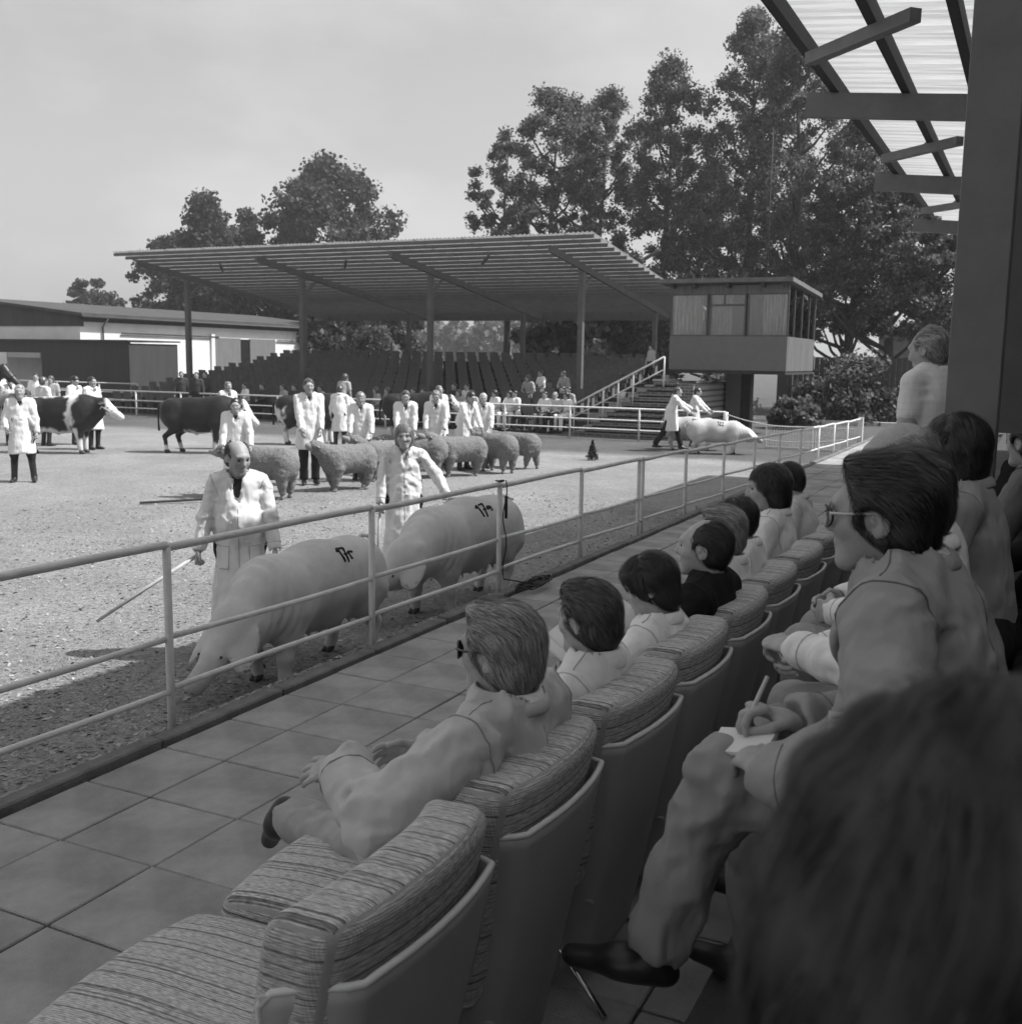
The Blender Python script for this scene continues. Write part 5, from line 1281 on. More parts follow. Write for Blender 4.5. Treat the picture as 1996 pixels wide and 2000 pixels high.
watch(A, wr, dv, (1, 0, 0.), wm)
sitter(2, 'dark-haired person in white knit sweater seen from behind', dict(top='sweater', topm=cloth('white_knit', .76), under=shirt_w, legs=trous_d, hair='swept', hairm='brown', strand=9000, sw=.0016, vneck=0, collar_m=shirt_w, wr=.005), dict(lean=-6, yaw=-12, pitch=8, hs=.96), dx=.02, dy=.0, H=1.66)
(Cc_, ci), lc = sitter(3, 'youth with dark fringe in white shirt reading from an open book', dict(top='shirt', topm=shirt_w, under=shirt_w, legs=trous_g, hair='fringe', hairm='dark', strand=8000, sw=.0016, vneck=.0, wr=.007), dict(lean=0, yaw=12, pitch=20, hL=(-.08, .46, .72), hR=(.13, .46, .72), hs=.96, curl=(35, 35, 20), backL=(-1, .1, -.3), backR=(1, .1, -.3)), dx=.06, dy=-.02, H=1.62)
def book(loc, rz, tilt, label, w=.15, h=.22):
    o = tag(empty('book', loc, rz), label, 'book'); pm = M('paper', .72, .8, .06, 6); 
    for sx_ in (-1, 1):
        b_ = MB().grid(lambda u, v: (sx_ * u * w, (v - .5) * h, .012 * math.sin(u * 3.0) + .035 * u), 8, 2).build('page', pm, o, True); b_.modifiers.new('s', 'SOLIDIFY').thickness = .006
    MB().box((-.012, -h / 2 - .003, -.012), (.012, h / 2 + .003, -.008)).build('spine', jack_b, o); o.rotation_euler = (tilt, 0, rz); return o
book((lc[0] - .50, lc[1] + .02, .80), R90, rad(32), 'open white booklet in the hands of the dark-fringed youth')
(Dd_, di), ld = sitter(4, 'balding dark-haired man in black suit holding papers', dict(top='jacket', topm=jack_b, under=shirt_w, legs=trous_d, hair='thin', hairm='dark', strand=3500, sw=.002, vneck=1.0, collar_m=jack_b, skin=skin, bulk=.008, belly=.05), dict(lean=-4, yaw=6, pitch=-2, hL=(-.10, .44, .72), hR=(.12, .46, .72), hs=.98, backL=(-1, .1, -.2), backR=(1, .1, -.2)), dx=.055, dy=-.10, H=1.76)
book((ld[0] - .50, ld[1] + .02, .80), R90, rad(30), 'open white programme held by the man in black suit')
sitter(5, 'fair grey-haired man in white shirt beyond the black suit', dict(top='shirt', topm=shirt_w, under=shirt_w, legs=trous_g, hair='swept', hairm='grey', strand=3500, sw=.0024, vneck=0), dict(lean=2, yaw=5, pitch=6, hs=1.03), dx=.02, dy=-.15, q='near', H=1.66)
sitter(6, 'dark-haired man in white shirt behind the fair-haired head', dict(top='shirt', topm=shirt_w, under=shirt_w, legs=trous_g, hair='short', hairm='dark', strand=3000, sw=.0026, vneck=0), dict(lean=6, yaw=0, pitch=4), dy=-.3, q='near', H=1.66)
sitter(7, 'woman with long dark hair in white blouse in the front row', dict(top='shirt', topm=shirt_w, under=shirt_w, legs=trous_g, hair='long', hairm='dark', strand=3500, sw=.0028, vneck=0), dict(lean=4, yaw=25, pitch=4, hs=1.08), dx=-.06, dy=-.05, q='near', H=1.80)
sitter(8, 'dark-haired woman with bowed head in pale blouse, end of row', dict(top='shirt', topm=shirt_p, under=shirt_p, legs=trous_g, hair='short', hairm='dark', strand=3000, sw=.003, vneck=0), dict(lean=14, yaw=14, pitch=18), dx=-.06, dy=.3, q='near', H=1.72)

# -- second row, raised: man with spectacles writing
sloc = (-.10, 2.30, .44); srz = rad(86); W = lambda *w: tl(sloc, srz, w)
sj = cloth('suit_cloth', .32, 600, .12, var=.05); strp = None
def striped():
    m, nt, b = nodes_of('striped_shirt', .85, .15); N, L = nt.nodes, nt.links; tc = N.new('ShaderNodeTexCoord'); w = N.new('ShaderNodeTexWave'); w.inputs['Scale'].default_value = 34; w.bands_direction = 'DIAGONAL'
    L.new(tc.outputs['Object'], w.inputs[0]); r = N.new('ShaderNodeMapRange'); r.inputs[3].default_value = .62; r.inputs[4].default_value = .36; r.inputs[1].default_value = .6; r.inputs[2].default_value = .9; L.new(w.outputs[0], r.inputs[0]); L.new(r.outputs[0], b.inputs['Base Color']); return m
strp = striped()
xp = [K(W(-.24, 2.10, 1.33), W(-.30, 2.01, 1.10), .050, .085, (0, 1, 0), .75, .05), K(W(-.30, 2.01, 1.10), W(-.22, 1.98, .90), .085, .11, (0, 1, 0), .75, .05)]
(S, si) = person('man with dark slicked hair and spectacles in grey suit, writing in notebook', sloc, srz, 1.84, 'fg',
    dict(pel=(0, .0, .53), lean=13, side=0, yaw=2, pitch=3, hs=.94, hfwd=.03, hL=W(-.395, 1.99, 1.105), dL=W(-.50, 2.10, 1.135) - W(-.395, 1.99, 1.105), backL=(-.45, -.1, 1), curlL=(26, 30, 18), tL=.2, hR=W(-.40, 2.225, 1.145), dR=W(-.50, 2.185, 1.185) - W(-.40, 2.225, 1.145), backR=(.5, -.3, .9), curlR=(44, 50, 34), tR=.9, eL=(-1.0, -.9, -.5), eR=(1, -.6, -.8),
         fL=W(-.66, 2.10, .63), kL=(-.05, .35, 1), fR=W(-.50, 2.42, .49), kR=(.1, .7, .8), toeL=(-.12, .97, -.05)),
    dict(top='jacket', topm=sj, under=strp, legs=cloth('suit_trousers', .30, 600, .12, var=.05), hair='swept', hairm='dark', strand=10000, sw=.0016, glasses=(M('black_frame', .015, .3, 0, spec=.5), M('pale_temple', .55, .35, 0, spec=.5)), dark_lens=False, collar_m=strp, skin=M('skin_shade', .36, .5, .12, 18, bump=.10, bs=220, spec=.4), wr=.013, bulk=.03, vneck=1.1, shw=.205, extra=xp, cs=2.2), 'spectators in the second row')
seams(S, si, cloth('suit_seam', .16))
el, wr = si['arms']['L']; watch(S, wr, nv(wr - el), (0.2, 0, 1.), wm, .034)
pad = tag(empty('notebook', (-.495, 2.125, 1.125), rad(86)), 'small white notepad held by the man in grey suit', 'notebook')
MB().box((-.045, -.062, -.008), (.045, .062, 0)).build('pages', M('paper', .72, .8, .06, 6), pad); MB().box((-.047, -.064, -.014), (.047, .064, -.0082)).build('cover', M('card', .3, .8, .1), pad); pad.rotation_euler.x = rad(-10); pad.rotation_euler.y = rad(-16)
pen_o = tag(MB().tube([(-.500, 2.15, 1.135), (-.482, 2.165, 1.19), (-.462, 2.185, 1.25)], [.002, .005, .0045], 8).build('pen', M('pen_body', .5, .3, 0, spec=.5), smooth=True), 'ballpoint pen in the writing hand of the suited man', 'pen')
def hit(inf, root_loc, root_rz, px_, py_):
    d = ray(px_, py_); d = d / np.linalg.norm(d); p = np.array(_C)
    for _ in range(120):
        v = float(inf['top'](tl(root_loc, root_rz, p)[None].astype(np.float32))[0])
        if v < .001: break
        p = p + d * max(v * .7, .001)
    return p, d
# name badge on the jacket
pb, db = hit(si, sloc, srz, 1636, 1412); ux = nv(np.cross(db, (0, 0, 1))); uy = nv(np.cross(ux, db)); lp = lambda w: tuple(tl(sloc, srz, w))
bd = MB().add([lp(pb - db * .012 + ux * a * .019 + uy * b_ * .021) for a, b_ in ((-1, -1), (1, -1), (1, 1), (-1, 1))] + [lp(pb - db * .010 + ux * a * .019 + uy * b_ * .021) for a, b_ in ((-1, -1), (1, -1), (1, 1), (-1, 1))], [(0, 1, 2, 3), (7, 6, 5, 4), (0, 4, 5, 1), (1, 5, 6, 2), (2, 6, 7, 3), (3, 7, 4, 0)]).build('name_badge', M('badge_card', .62, .5, .1, 60), S)
for k, w_ in enumerate((.7, .5, .62)):
    a = pb - db * .0135 + uy * (.010 - .010 * k); MB().tube([lp(a - ux * .016 * w_), lp(a + ux * .016 * w_)], .0005, 4).build('printed_line', pig_ink, bd)
# head of a spectator right in front of the lens
(Nn, ni) = person('dark blurred head of a spectator close to the lens, bottom right', (0, 0, .45), rad(20), 1.80, 'near', dict(pel=(0, 0, .555), lean=14, fL=(-.13, .46, .085), fR=(.13, .46, .085), kL=(-.1, .6, 1), kR=(.1, .6, 1), hL=(-.12, .36, .66), hR=(.10, .38, .66), eL=(-1, -.5, -.6), eR=(1, -.5, -.6), hfwd=.03, pitch=8, hs=1.08), dict(top='jacket', topm=cloth('charcoal_jacket', .06), under=shirt_d, legs=trous_d, hair='long', hairm='black', strand=2500, sw=.0012, vneck=.6), 'spectators in the second row')
hw_ = world_of(Nn, ni['hc']); tgt = atD(1920, 1985, .45); Nn.location = (tgt[0] - hw_[0], tgt[1] - hw_[1], .45 + tgt[2] - hw_[2])
# seats of the second row (hidden under the sitters) and the neighbours
def row2(y, label, fit, pose=None, x=.06, H=1.76, q='near', rz=rad(88)):
    ps = dict(pel=(0, .0, .54), lean=14, fL=(-.13, .46, .085), fR=(.13, .46, .085), kL=(-.1, .6, 1), kR=(.1, .6, 1), hL=(-.12, .36, .66), hR=(.10, .38, .66), eL=(-1, -.5, -.6), eR=(1, -.5, -.6), hfwd=.03, pitch=2); ps.update(pose or {})
    pr_ = person(label, (x, y, .40), rz, H, q, ps, fit, 'spectators in the second row'); seams(pr_[0], pr_[1], cloth('shirt_seam', .5) if fit['top'] == 'shirt' else cloth('black_seam', .04), back=False)
    return pr_
pale_tr = cloth('pale_trousers', .34, 400, .15)
row2(2.98, 'dark-haired man in white shirt directly beyond the suited man', dict(top='shirt', topm=shirt_w, under=shirt_w, legs=pale_tr, hair='swept', hairm='brown', strand=6000, sw=.002, vneck=.6, wr=.007), dict(lean=10, pitch=12, hL=tl((-.16, 2.98, .34), rad(88), (-.52, 2.78, 1.10)), yaw=8, hs=1.05, curl=(50, 50, 30), backL=(-.3, .2, 1)), x=-.16, H=1.74, q='fg')
row2(3.80, 'bald man with grey fuzz and white shirt in the second row', dict(top='shirt', topm=shirt_w, under=shirt_w, legs=pale_tr, hair='bald', hairm='grey', strand=3500, sw=.0022, vneck=.5), dict(lean=16, yaw=8, hs=1.04), x=-.20, H=1.88)
row2(4.22, 'dark-haired person half hidden between bald man and column', dict(top='shirt', topm=shirt_g, under=shirt_g, legs=trous_d, hair='long', hairm='dark', strand=3000, sw=.0024, vneck=.3), dict(lean=10, yaw=-4), x=-.12, H=1.88)
row2(5.5, 'man in grey suit and white shirt right of the steel column', dict(top='jacket', topm=jack_g, under=shirt_w, legs=trous_g, hair='swept', hairm='dark', strand=2500, sw=.0022, vneck=1.1, collar_m=shirt_w), dict(lean=8, yaw=-25), x=.10, H=1.76, rz=rad(75))
row2(6.5, 'dark-haired man behind the grey suit at the right edge', dict(top='jacket', topm=jack_b, under=shirt_w, legs=trous_d, hair='short', hairm='dark', vneck=1.0), dict(lean=6, yaw=-10), x=.06, H=1.86, rz=rad(80))
row2(4.85, 'person in black coat at the right edge beside the column', dict(top='jacket', topm=jack_b, under=shirt_d, legs=trous_d, hair='long', hairm='dark', vneck=.6), dict(lean=4, hL=(-.1, .3, .5)), x=.26, H=1.62)
r2 = tag(empty('bench', (.24, 4.0, .45)), 'dark upholstered bench under the second-row spectators', 'bench')
MB().box((-.25, -2.9, .34), (.25, 2.9, .44)).build('seat', jack_b, r2, bevel=.03); MB().box((.24, -2.9, .44), (.30, 2.9, .8)).build('backrest', jack_b, r2, bevel=.02)
for y in (-2.3, 0, 2.3): MB().box((-.2, y - .03, 0), (.2, y + .03, .34)).build('leg', steel, r2)
# standing man in checked shirt
def checked():
    m, nt, b = nodes_of('checked_shirt', .9, .15); N, L = nt.nodes, nt.links; tc = N.new('ShaderNodeTexCoord'); sp = N.new('ShaderNodeSeparateXYZ'); L.new(tc.outputs['Object'], sp.inputs[0]); out = None
    for i in (0, 1, 2):
        a = N.new('ShaderNodeMath'); a.operation = 'MULTIPLY'; a.inputs[1].default_value = 170; L.new(sp.outputs[i], a.inputs[0]); s_ = N.new('ShaderNodeMath'); s_.operation = 'SINE'; L.new(a.outputs[0], s_.inputs[0])
        r = N.new('ShaderNodeMapRange'); r.inputs[1].default_value = .7; r.inputs[2].default_value = .95; r.inputs[3].default_value = 1; r.inputs[4].default_value = .95; L.new(s_.outputs[0], r.inputs[0])
        if out is None: out = r.outputs[0]
        else: k = N.new('ShaderNodeMath'); k.operation = 'MULTIPLY'; L.new(out, k.inputs[0]); L.new(r.outputs[0], k.inputs[1]); out = k.outputs[0]
    k = N.new('ShaderNodeMath'); k.operation = 'MULTIPLY'; k.inputs[1].default_value = .78; L.new(out, k.inputs[0]); L.new(k.outputs[0], b.inputs['Base Color']); return m
person('standing man in white checked short-sleeved shirt, half behind the column', (-.50, 6.7, .42), facing(-148), 1.76, 'near', dict(lean=8, pitch=14, yaw=10, hs=1.08, hR=(.22, .25, .95), hL=(-.2, .2, .9)), dict(top='tee', topm=checked(), sleeve='short', under=shirt_w, legs=trous_g, hair='thin', hairm='grey', strand=2500, sw=.003, vneck=0, bulk=.045, belly=.2, wr=.006))
# ================================================================ THE RING: handlers and animals
HG = 'handlers in white coats'
def handler(px_, D, face, label, H=1.75, hair='short', hairm='brown', lean=0, q='mid', yaw=0, pitch=0, z=RING, loc=None, **kw):
    P = gp(px_, D, z) if loc is None else loc
    ps = {k: v for k, v in kw.items() if k in ('hL', 'hR', 'eL', 'eR', 'fL', 'fR', 'curl', 'tw', 'dL', 'dR', 'backL', 'backR', 'hs', 'kL', 'kR', 'hfwd')}; ft = {k: v for k, v in kw.items() if k not in ps}
    ps.update(lean=lean, yaw=yaw, pitch=pitch)
    fit = dict(hair=hair, hairm=hairm, wr=.009, skin=skin_d, boots=True); fit.update(ft)
    return person(label, tuple(P), facing(face), H, q, ps, fit, HG)
# -- pigs by the rail: walking towards the left, along the fence
S17 = [[(0, .75), (.22, 1.0), (.30, 0)], [(.48, .95), (1.0, 1.0), (.80, .5), (.72, -.05)], [(.62, .5), (.98, .52)]]
R_ = [[(1.25, .7), (1.33, .1)], [(1.28, .55), (1.45, .72), (1.78, .62)]]
T3 = [[(1.20, .45), (1.30, .70), (1.45, .72), (1.50, .5), (1.62, .72), (1.82, .66), (1.84, .42), (1.72, .35)]]
pigA = pig('big white sow marked 17r on the flank, head lowered, walking by the rail', (-4.56, 6.03, RING), rad(181), 'sows walking along the near fence', head=(.03, 1.10, .19), hbase=(0, .66, .52), text=(-1, -.14, .115, S17 + R_), gait=(.06, -.04, -.05, .05), vox=.013, s=1.0)
pigB = pig('white sow marked 173 following behind the first along the rail', (-4.60, 8.36, RING), rad(177), 'sows walking along the near fence', head=(.10, 1.12, .30), hbase=(0, .66, .55), text=(-1, .0, .12, S17 + T3), gait=(-.05, .05, .08, -.04), vox=.015, s=1.06)
def pocket(root, inf, x, z, mat):
    fn, fw, sx, P0 = inf['top'], inf['fw'], inf['sx'], inf['P0']
    for a, b in (((-.07, 0), (.07, 0)), ((-.07, 0), (-.065, -.16)), ((.07, 0), (.065, -.16)), ((-.065, -.16), (.065, -.16))):
        surf_line(fn, [np.array([P0[0], P0[1], z + a[1] + (b[1] - a[1]) * t]) + sx * (x + a[0] + (b[0] - a[0]) * t) + fw * .45 for t in np.linspace(0, 1, 5)], -fw, .0028, 'pocket_edge', mat, root)
def stick(a, b, label, r=.014):
    tag(MB().tube([a, tuple((np.array(a) + np.array(b)) / 2 + np.array([0, 0, .004])), b], [r, r * .95, r * .85], 8).build('stick', M('pale_stick', .5, .6, .15, 12), smooth=True), label, 'stick')
Pb = at(475, 1277, RING); r, inf = handler(0, 0, 12, 'bald man in white coat looking down between the sow and the sheep', H=1.66, hair='bald', hairm='dark', q='near', loc=(Pb[0], Pb[1], RING), pitch=14, yaw=28, lean=3, belly=.05, bulk=.015, hR=(.30, .10, .78), hL=(-.27, .16, .74), curl=(60, 60, 40), hs=1.10, strand=1500, sw=.003, hem=.34, vneck=1.1)
seam = M('seam_shadow', .36, .9, 0); front_seam(r, inf, .55, 1.18, seam, .0); pocket(r, inf, -.14, .86, seam); pocket(r, inf, .14, .86, seam); seams(r, inf, seam, back=False)
wR = world_of(r, inf['arms']['R'][1]); wL = world_of(r, inf['arms']['L'][1])
e_ = at(300, 1178, RING + .12); stick((wR[0], wR[1], wR[2] - .03), (wR[0] - .45, wR[1] - .55, .02), 'pale wooden driving stick in the right hand of the bald man')
stick((wL[0], wL[1], wL[2] + .02), (wL[0] + .05, wL[1] - .12, wL[2] - .6), 'short stick held down in the left hand of the bald man')
Pw = at(790, 1133, RING); r, inf = handler(0, 0, 8, 'young woman in white coat holding two sticks behind the second sow', H=1.62, hair='long', hairm='fair', q='near', loc=(Pw[0], Pw[1], RING), pitch=2, yaw=-4, hR=(.24, .12, .80), hL=(-.42, .10, .88), eL=(-.7, -.8, -.4), curl=(65, 65, 40), hs=1.10, strand=2500, sw=.004, hem=.30, vneck=1.0, under=shirt_g, skin=skin)
front_seam(r, inf, .55, 1.15, seam, .0); seams(r, inf, seam, back=False)
wR = world_of(r, inf['arms']['R'][1]); wL = world_of(r, inf['arms']['L'][1])
rc, fc = np.array(cam_r), np.array(cam_fw)
stick(tuple(np.array(wL) - rc * .05 + np.array([0, 0, -.04])), tuple(np.array(wL) + rc * .66 - np.array([0, 0, .03]) - np.array(fc) * .1), 'straight stick held out sideways by the young woman')
stick((wR[0], wR[1], wR[2]), (wR[0] + .03, wR[1] - .1, wR[2] - .55), 'short stick pointing down from the young woman\'s right hand')

# -- left edge
r, inf = handler(50, 18.5, 18, 'man with spectacles in long white coat holding a lead rope at left', H=1.75, hairm='grey', hL=(-.26, .12, .80), hR=(.22, .16, .92), curl=(60, 60, 40), fL=(-.17, .05, .085), fR=(.15, .0, .085), hem=.50)
wl_ = world_of(r, inf['arms']['L'][1]); hp_ = gp(26, 18.2, RING + 1.05)
tag(MB().tube([(hp_[0] + (wl_[0] - hp_[0]) * t, hp_[1] + (wl_[1] - hp_[1]) * t, (RING + 1.1) * (1 - t) + wl_[2] * t - 1.5 * t * (1 - t)) for t in np.linspace(0, 1, 14)], .011, 6).build('lead_rope', strap_m, smooth=True), 'slack dark lead rope from the pale horse head to the handler', 'rope')
horse('pale-faced horse in a bridle cut off by the left edge', tuple(gp(-92, 18.7)), facing(82), 'horses at the left', head=(0, 1.60, .98), poll=(0, 1.22, 1.40), blaze=True, light=.45)
horse('dark horse standing behind the bull at the left edge', tuple(gp(-72, 25.5)), facing(80), 'horses at the left', head=(0, 1.64, 1.42), poll=(0, 1.22, 1.82), light=.0)
dk_pat = lambda *f: (lambda x, y, z, n: np.max([g(x, y, z) + n for g in f], 0))
face_w = lambda x, y, z: (y - 1.14)
legs_w = lambda x, y, z: (.36 - z)
belly_w = lambda x, y, z: np.where(np.abs(y) < .5, .60 - z, -1)
band = lambda x, y, z: .09 - np.abs(y - .26 - .15 * (z - .8))
rump = lambda x, y, z: np.minimum(-.78 - y, .95 - z) + .10
topl = lambda x, y, z: np.where(y < .3, z - 1.40, -1)
bull('dark bull with white shoulder band and white face at left', tuple(gp(128, 23.9)), facing(88), 'bulls in a row', dk_pat(face_w, legs_w, belly_w, band, rump, topl), head=(.02, 1.50, .92), gait=(.0, .05, -.1, .12))
bull('solid dark bull with white head and numbered bib, second in the row', tuple(gp(396, 24.45)), facing(86), 'bulls in a row', dk_pat(face_w, lambda x, y, z: .24 - z, lambda x, y, z: .55 - z + np.where(np.abs(y) < .4, 0, -1)), head=(.05, 1.46, .78), gait=(.02, -.05, .16, -.08), bib=True)
bull('dark bull partly behind the tall handler, third in the row', tuple(gp(610, 27.1)), facing(84), 'bulls in a row', dk_pat(face_w, lambda x, y, z: .42 - z, rump), head=(.0, 1.48, .95), gait=(.05, 0, 0, .1))
bull('dark bull hidden behind the sheep handlers, fourth in the row', tuple(gp(812, 29.6)), facing(86), 'bulls in a row', dk_pat(face_w, lambda x, y, z: .4 - z, belly_w), head=(0, 1.46, .9))
handler(186, 24.9, 62, 'bearded man in white coat beside the first bull', H=1.76, hair='short', hairm='dark')
handler(152, 26.2, 70, 'man in white coat looking down behind the first bull', H=1.74, hairm='dark', pitch=30)
handler(92, 25.6, 150, 'man in white coat turned away beside the dark horse', H=1.72, hairm='brown')
handler(28, 26.0, 30, 'smiling man in white coat in front of the dark horse', H=1.74, hairm='fair')
handler(447, 25.6, 40, 'fair-haired man in white coat leaning behind the second bull', H=1.68, lean=6, hairm='fair')
handler(466, 16.9, 10, 'man in white coat behind the bald man, holding the first sheep', H=1.64, hairm='dark', lean=6, hL=(-.25, .3, .72), hR=(.2, .25, .72), pitch=8)
Pt = gp(606, 18.7); handler(0, 0, 20, 'tall man with sideburns in white coat holding a ram', H=1.93, loc=(Pt[0], Pt[1], RING), hairm='brown', hR=(.16, .30, .80), hL=(-.16, .32, .80), hem=.58, boots=False, pitch=4)
handler(664, 26.0, 175, 'man in white coat seen from behind at the third bull', H=1.62, lean=8, hairm='brown')
handler(706, 19.6, 8, 'curly fair-haired man in white coat behind the third sheep', H=1.68, hair='long', hairm='fair', lean=8, hL=(-.2, .35, .74), hR=(.2, .35, .74), pitch=8)
handler(793, 20.4, 5, 'curly dark-haired man in white coat behind the young woman', H=1.70, hairm='brown', lean=8, pitch=14, hL=(-.15, .36, .74), hR=(.15, .36, .74))
handler(852, 21.3, 0, 'blond man in white coat with lowered eyes, fourth sheep handler', H=1.68, hairm='fair', lean=10, pitch=20, hL=(-.18, .3, .72), hR=(.2, .3, .72))
handler(903, 21.6, 48, 'dark-haired man in white coat bending sideways over a sheep', H=1.70, hairm='dark', lean=22, pitch=24, hL=(-.12, .5, .66), hR=(.15, .45, .66))
handler(942, 22.0, 5, 'white-haired man in white coat behind the last sheep', H=1.62, hairm='white', lean=10, pitch=6, hL=(-.15, .4, .62), hR=(.15, .4, .62))
handler(857, 25.5, 30, 'man in white coat behind the rail, only head and shoulders visible', H=1.66, hairm='fair')
SG = 'sheep lined up in the ring'
def sh_at(px_, py_, face, label, **kw):
    P = at(px_, py_, RING); kw['s'] = kw.get('s', 1.0) * .89; return sheep(label, (P[0], P[1], RING), facing(face), SG, **kw)
sh_at(518, 972, -108, 'woolly sheep behind the bald man, head hidden, first in line', s=1.10)
sh_at(678, 957, -48, 'woolly ram facing left beside the tall handler, second in line', head=(0, .76, .82), turn=-8, gait=(.05, -.05, .06, -.05), s=1.06)
sh_at(752, 938, -52, 'sheep third in line, partly hidden by the young woman', head=(0, .90, .90), turn=-10, gait=(.06, -.02, 0, .05))
sh_at(818, 932, -98, 'sheep fourth in line, rump showing right of the young woman', s=1.05)
sh_at(898, 930, -62, 'sheep fifth in line, standing side-on with head raised', head=(0, .90, .86), gait=(.04, -.06, .08, -.03), s=1.04)
sh_at(968, 922, -140, 'sheep sixth in line, seen from behind at an angle', turn=30, s=1.05)
sh_at(1010, 914, -125, 'sheep at the far end of the line, half hidden', gait=(.05, -.05, .08, -.08), s=1.0)
# -- far pigs
S12 = [[(0, .8), (.15, 1), (.2, 0)], [(.4, .8), (.55, 1), (.75, .8), (.4, .05), (.8, .0)], [(.95, .8), (1.1, 1), (1.3, .8), (.95, .05), (1.35, .0)]]
P = at(1400, 887, RING); pig('white pig in front at the far corner, marked on its back', (P[0], P[1], RING), facing(86), 'pigs at the far corner', head=(0, 1.10, .38), hbase=(0, .66, .58), vox=.022, text=(1, -.05, .12, S12), gait=(.05, -.05, .06, -.06), udder=False, s=.92)
P = at(1352, 879, RING); pig('white pig walking beside the first at the far corner', (P[0], P[1], RING), facing(82), 'pigs at the far corner', head=(0, 1.1, .40), hbase=(0, .66, .58), vox=.024, text=(1, -.05, .12, S12), udder=False, s=.92)
P = at(1306, 881, RING); handler(0, 0, 82, 'man in white coat striding behind the far pigs, arm outstretched', loc=(P[0], P[1], RING), H=1.70, hairm='brown', lean=14, fL=(-.1, .30, .085), fR=(.1, -.38, .14), hL=(-.12, .62, 1.0), hR=(.15, .55, .92), boots=False, hem=.52)
handler(1349, 28.4, 70, 'dark-haired person in white coat beside the striding pig handler', H=1.64, hairm='dark', lean=10, hL=(-.1, .5, .9), hR=(.2, .45, .9), pitch=14)
# dark bar added on the ring floor in place of a cast shadow
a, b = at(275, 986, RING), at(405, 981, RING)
o = tag(MB().bar((a[0], a[1], RING + .03), (b[0], b[1], RING + .05), .05, .035).build('shadow_bar', M('shadow_bar_dark', .05, .9, .3, 5), bevel=.01), 'dark bar in place of a cast shadow on the sawdust left of the bald man', 'shadow_bar')
d_ = (b - a) / np.linalg.norm(b - a); MB().bar(tuple(b - d_ * .02 + np.array([0, 0, .06])), tuple(b + d_ * .22 + np.array([0, 0, .06])), .06, .07).build('shadow_bar_end', M('shadow_bar_dark', .05, .9, .3, 5), o)

# ================================================================ SPECTATORS ACROSS THE RING
protos = []
FG_ = 'seated spectators across the ring'
def far_sit(top, legs, hairm, hair='short', sleeve='short', lean=4, sk=skin_d, cross=False):
    return dict(top='tee' if sleeve == 'short' else 'shirt', topm=top, legs=legs, hairm=hairm, hair=hair, sleeve=sleeve, under=top, vneck=0, skin=sk), lean
kinds = [far_sit(shirt_w, trous_g, 'dark'), far_sit(shirt_w, shirt_w, 'dark', 'long'), far_sit(shirt_d, trous_d, 'dark', 'short', 'long'), far_sit(shirt_p, trous_d, 'grey', 'thin'), far_sit(shirt_g, trous_g, 'brown', 'long', 'short', 12), far_sit(shirt_g, trous_d, 'dark', 'short', 'long', 10)]
FS = [ # head column, head row, kind, label
 (392, 754, 4, 'grey-shirted spectator left of the front grandstand seats'), (408, 767, 3, 'pale-shirted spectator low at the left of the stand'), (488, 761, 0, 'white-shirted spectator behind the second bull'),
 (523, 754, 2, 'dark-clothed spectator left of the tall handler'), (565, 771, 5, 'spectator low behind the rail left of the tall handler'), (584, 764, 2, 'dark spectator just left of the tall handler'),
 (749, 767, 4, 'spectator between the third and fourth handlers'), (769, 768, 4, 'dark-haired spectator left of the curly handler'), (817, 767, 2, 'dark spectator right of the curly handler'), (839, 770, 5, 'spectator left of the blond handler'),
 (877, 753, 4, 'spectator left in a trio above the blond handler'), (895, 751, 2, 'dark spectator in the middle of the trio'), (919, 747, 0, 'white-shirted spectator at the right of the trio'), (931, 770, 4, 'spectator right behind the bending handler'),
 (976, 775, 1, 'woman in white left of the pair at the front rail'), (1003, 775, 1, 'woman in white right of the pair at the front rail'), (1015, 759, 0, 'man in white shirt and dark tie behind the two women'), (1040, 728, 4, 'grey-shirted spectator left of the pair high in the rows'),
 (1065, 722, 0, 'white-shirted man right of the pair high in the rows'), (1071, 764, 0, 'white-shirted man low in the centre right of the stand'), (1090, 778, 3, 'child beside the white-shirted man at the rail'), (1110, 726, 5, 'spectator in glasses high behind the right post'),
 (1107, 748, 2, 'dark spectator of the close pair near the right post'), (1121, 750, 5, 'right one of the close pair near the right post'), (1115, 771, 1, 'woman in white on the front seat by the right post'), (640, 770, 5, 'spectator low behind the third bull'), (905, 772, 4, 'spectator seated right behind the dark-haired bending handler')]
made = {}
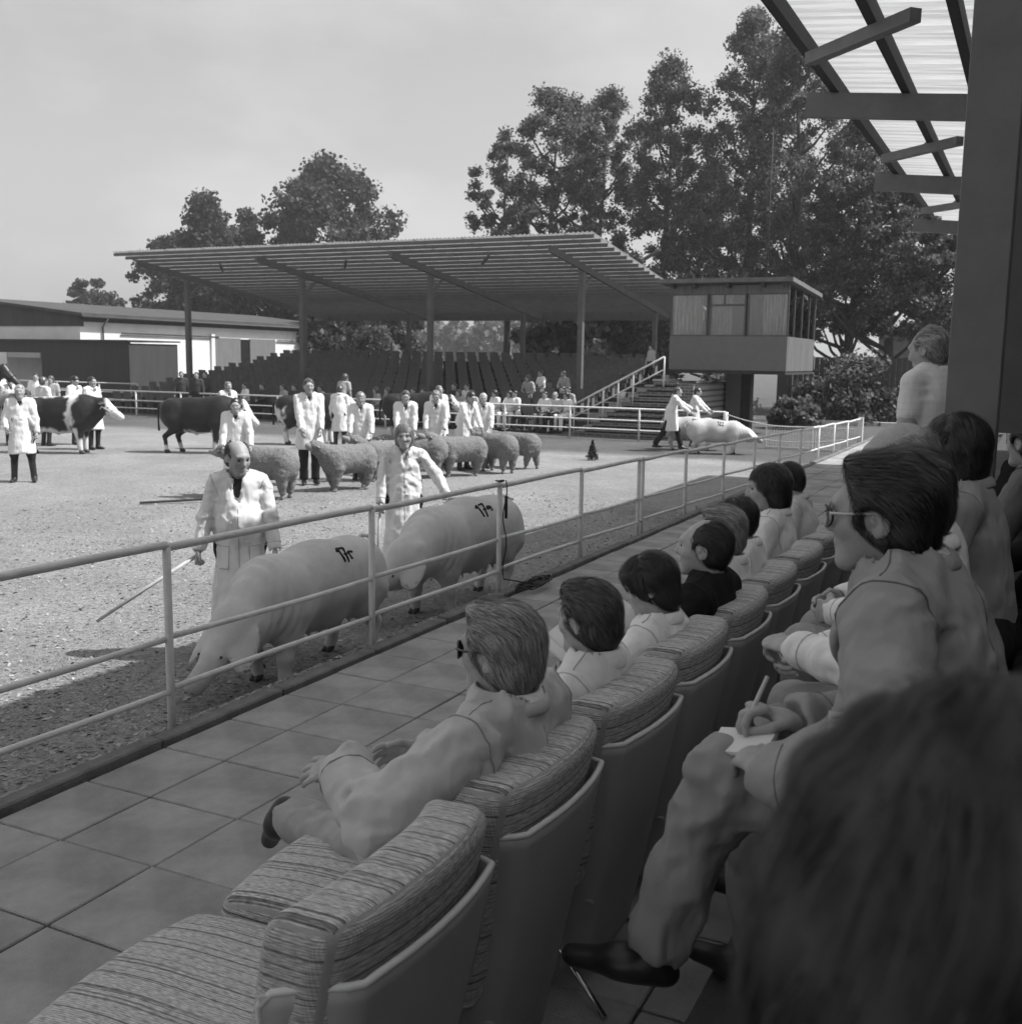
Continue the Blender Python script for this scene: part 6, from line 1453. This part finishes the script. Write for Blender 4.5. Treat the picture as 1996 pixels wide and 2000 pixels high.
for x, y, kd, lab in FS:
    best = min(range(ROWS), key=lambda r: abs(proj((seat_x(x, r), rowy(r), rowz(r) + 1.28))[1] - y))
    X = seat_x(x, best); loc = (X, rowy(best) + .1, rowz(best)); rz = math.pi + random.uniform(-.3, .2) - .35
    if kd not in made:
        f_, le = kinds[kd]
        made[kd] = person(lab, loc, rz, 1.70, 'far', dict(pel=(0, .18, .52), lean=le, fL=(-.12, .58, .085), fR=(.12, .58, .085), kL=(-.1, .6, 1), kR=(.1, .6, 1), hL=(-.1, .44, .62), hR=(.1, .42, .64), eL=(-1, -.5, -.5), eR=(1, -.5, -.5)), f_, FG_)[0]
    else: dup(made[kd], loc, rz, lab)
# standing onlookers
SG2 = 'standing onlookers'
def onlook(px_, D, face, lab, kd, H=1.7, z=RING, lean=0, **kw):
    f_, _ = kinds[kd]; return person(lab, tuple(gp(px_, D, z)), facing(face), H, 'far', dict(lean=lean, **kw), f_, SG2)[0]
st0 = onlook(78, 31, 10, 'onlooker in white standing right of the dark horse', 0)
dup(st0, tuple(gp(8, 31.5)), facing(30), 'onlooker in white at the very left edge'); dup(st0, tuple(gp(24, 33)), facing(-10), 'second onlooker from the left edge behind the dark horse')
st1 = onlook(107, 30.5, 0, 'slim onlooker in pale top standing before the dark shed', 4, 1.64)
st2 = onlook(358, 38, 20, 'dark-clothed onlooker left of the first grandstand post', 2); dup(st2, tuple(gp(388, 37)), facing(0), 'dark-clothed onlooker just right of the first grandstand post'); dup(st2, tuple(gp(405, 38.5)), facing(-20), 'onlooker third from the first grandstand post')
onlook(668, 31.5, 150, 'man bending in the aisle with a bag on his back', 4, 1.74, RING + .1, 18)
Pz = at(1269, 800, RING); person('child standing at the top of the brick stairs', (-10.5, 31.0, 1.42 - .33 + .1), facing(-60), 1.25, 'far', dict(), kinds[5][0], SG2)
# potted plant on the stairs
pp = tag(empty('potted_plant', (-10.95, 29.75, RING + 1.09)), 'small plant in a white pot on the brick stairs', 'plant')
MB().tube([(0, 0, 0), (0, 0, .24)], [.09, .13], 14).build('pot', M('white_pot', .65, .5, .05), pp, True); cl = [((.03 * math.sin(i), .03 * math.cos(i * 2), .3 + .035 * i), .07) for i in range(14)]
V, Q, va = leaves(cl, 40, .06, 8); link('foliage', me_from('foliage', V, Q, LEAFB, False, attrs={'v': va}), pp)
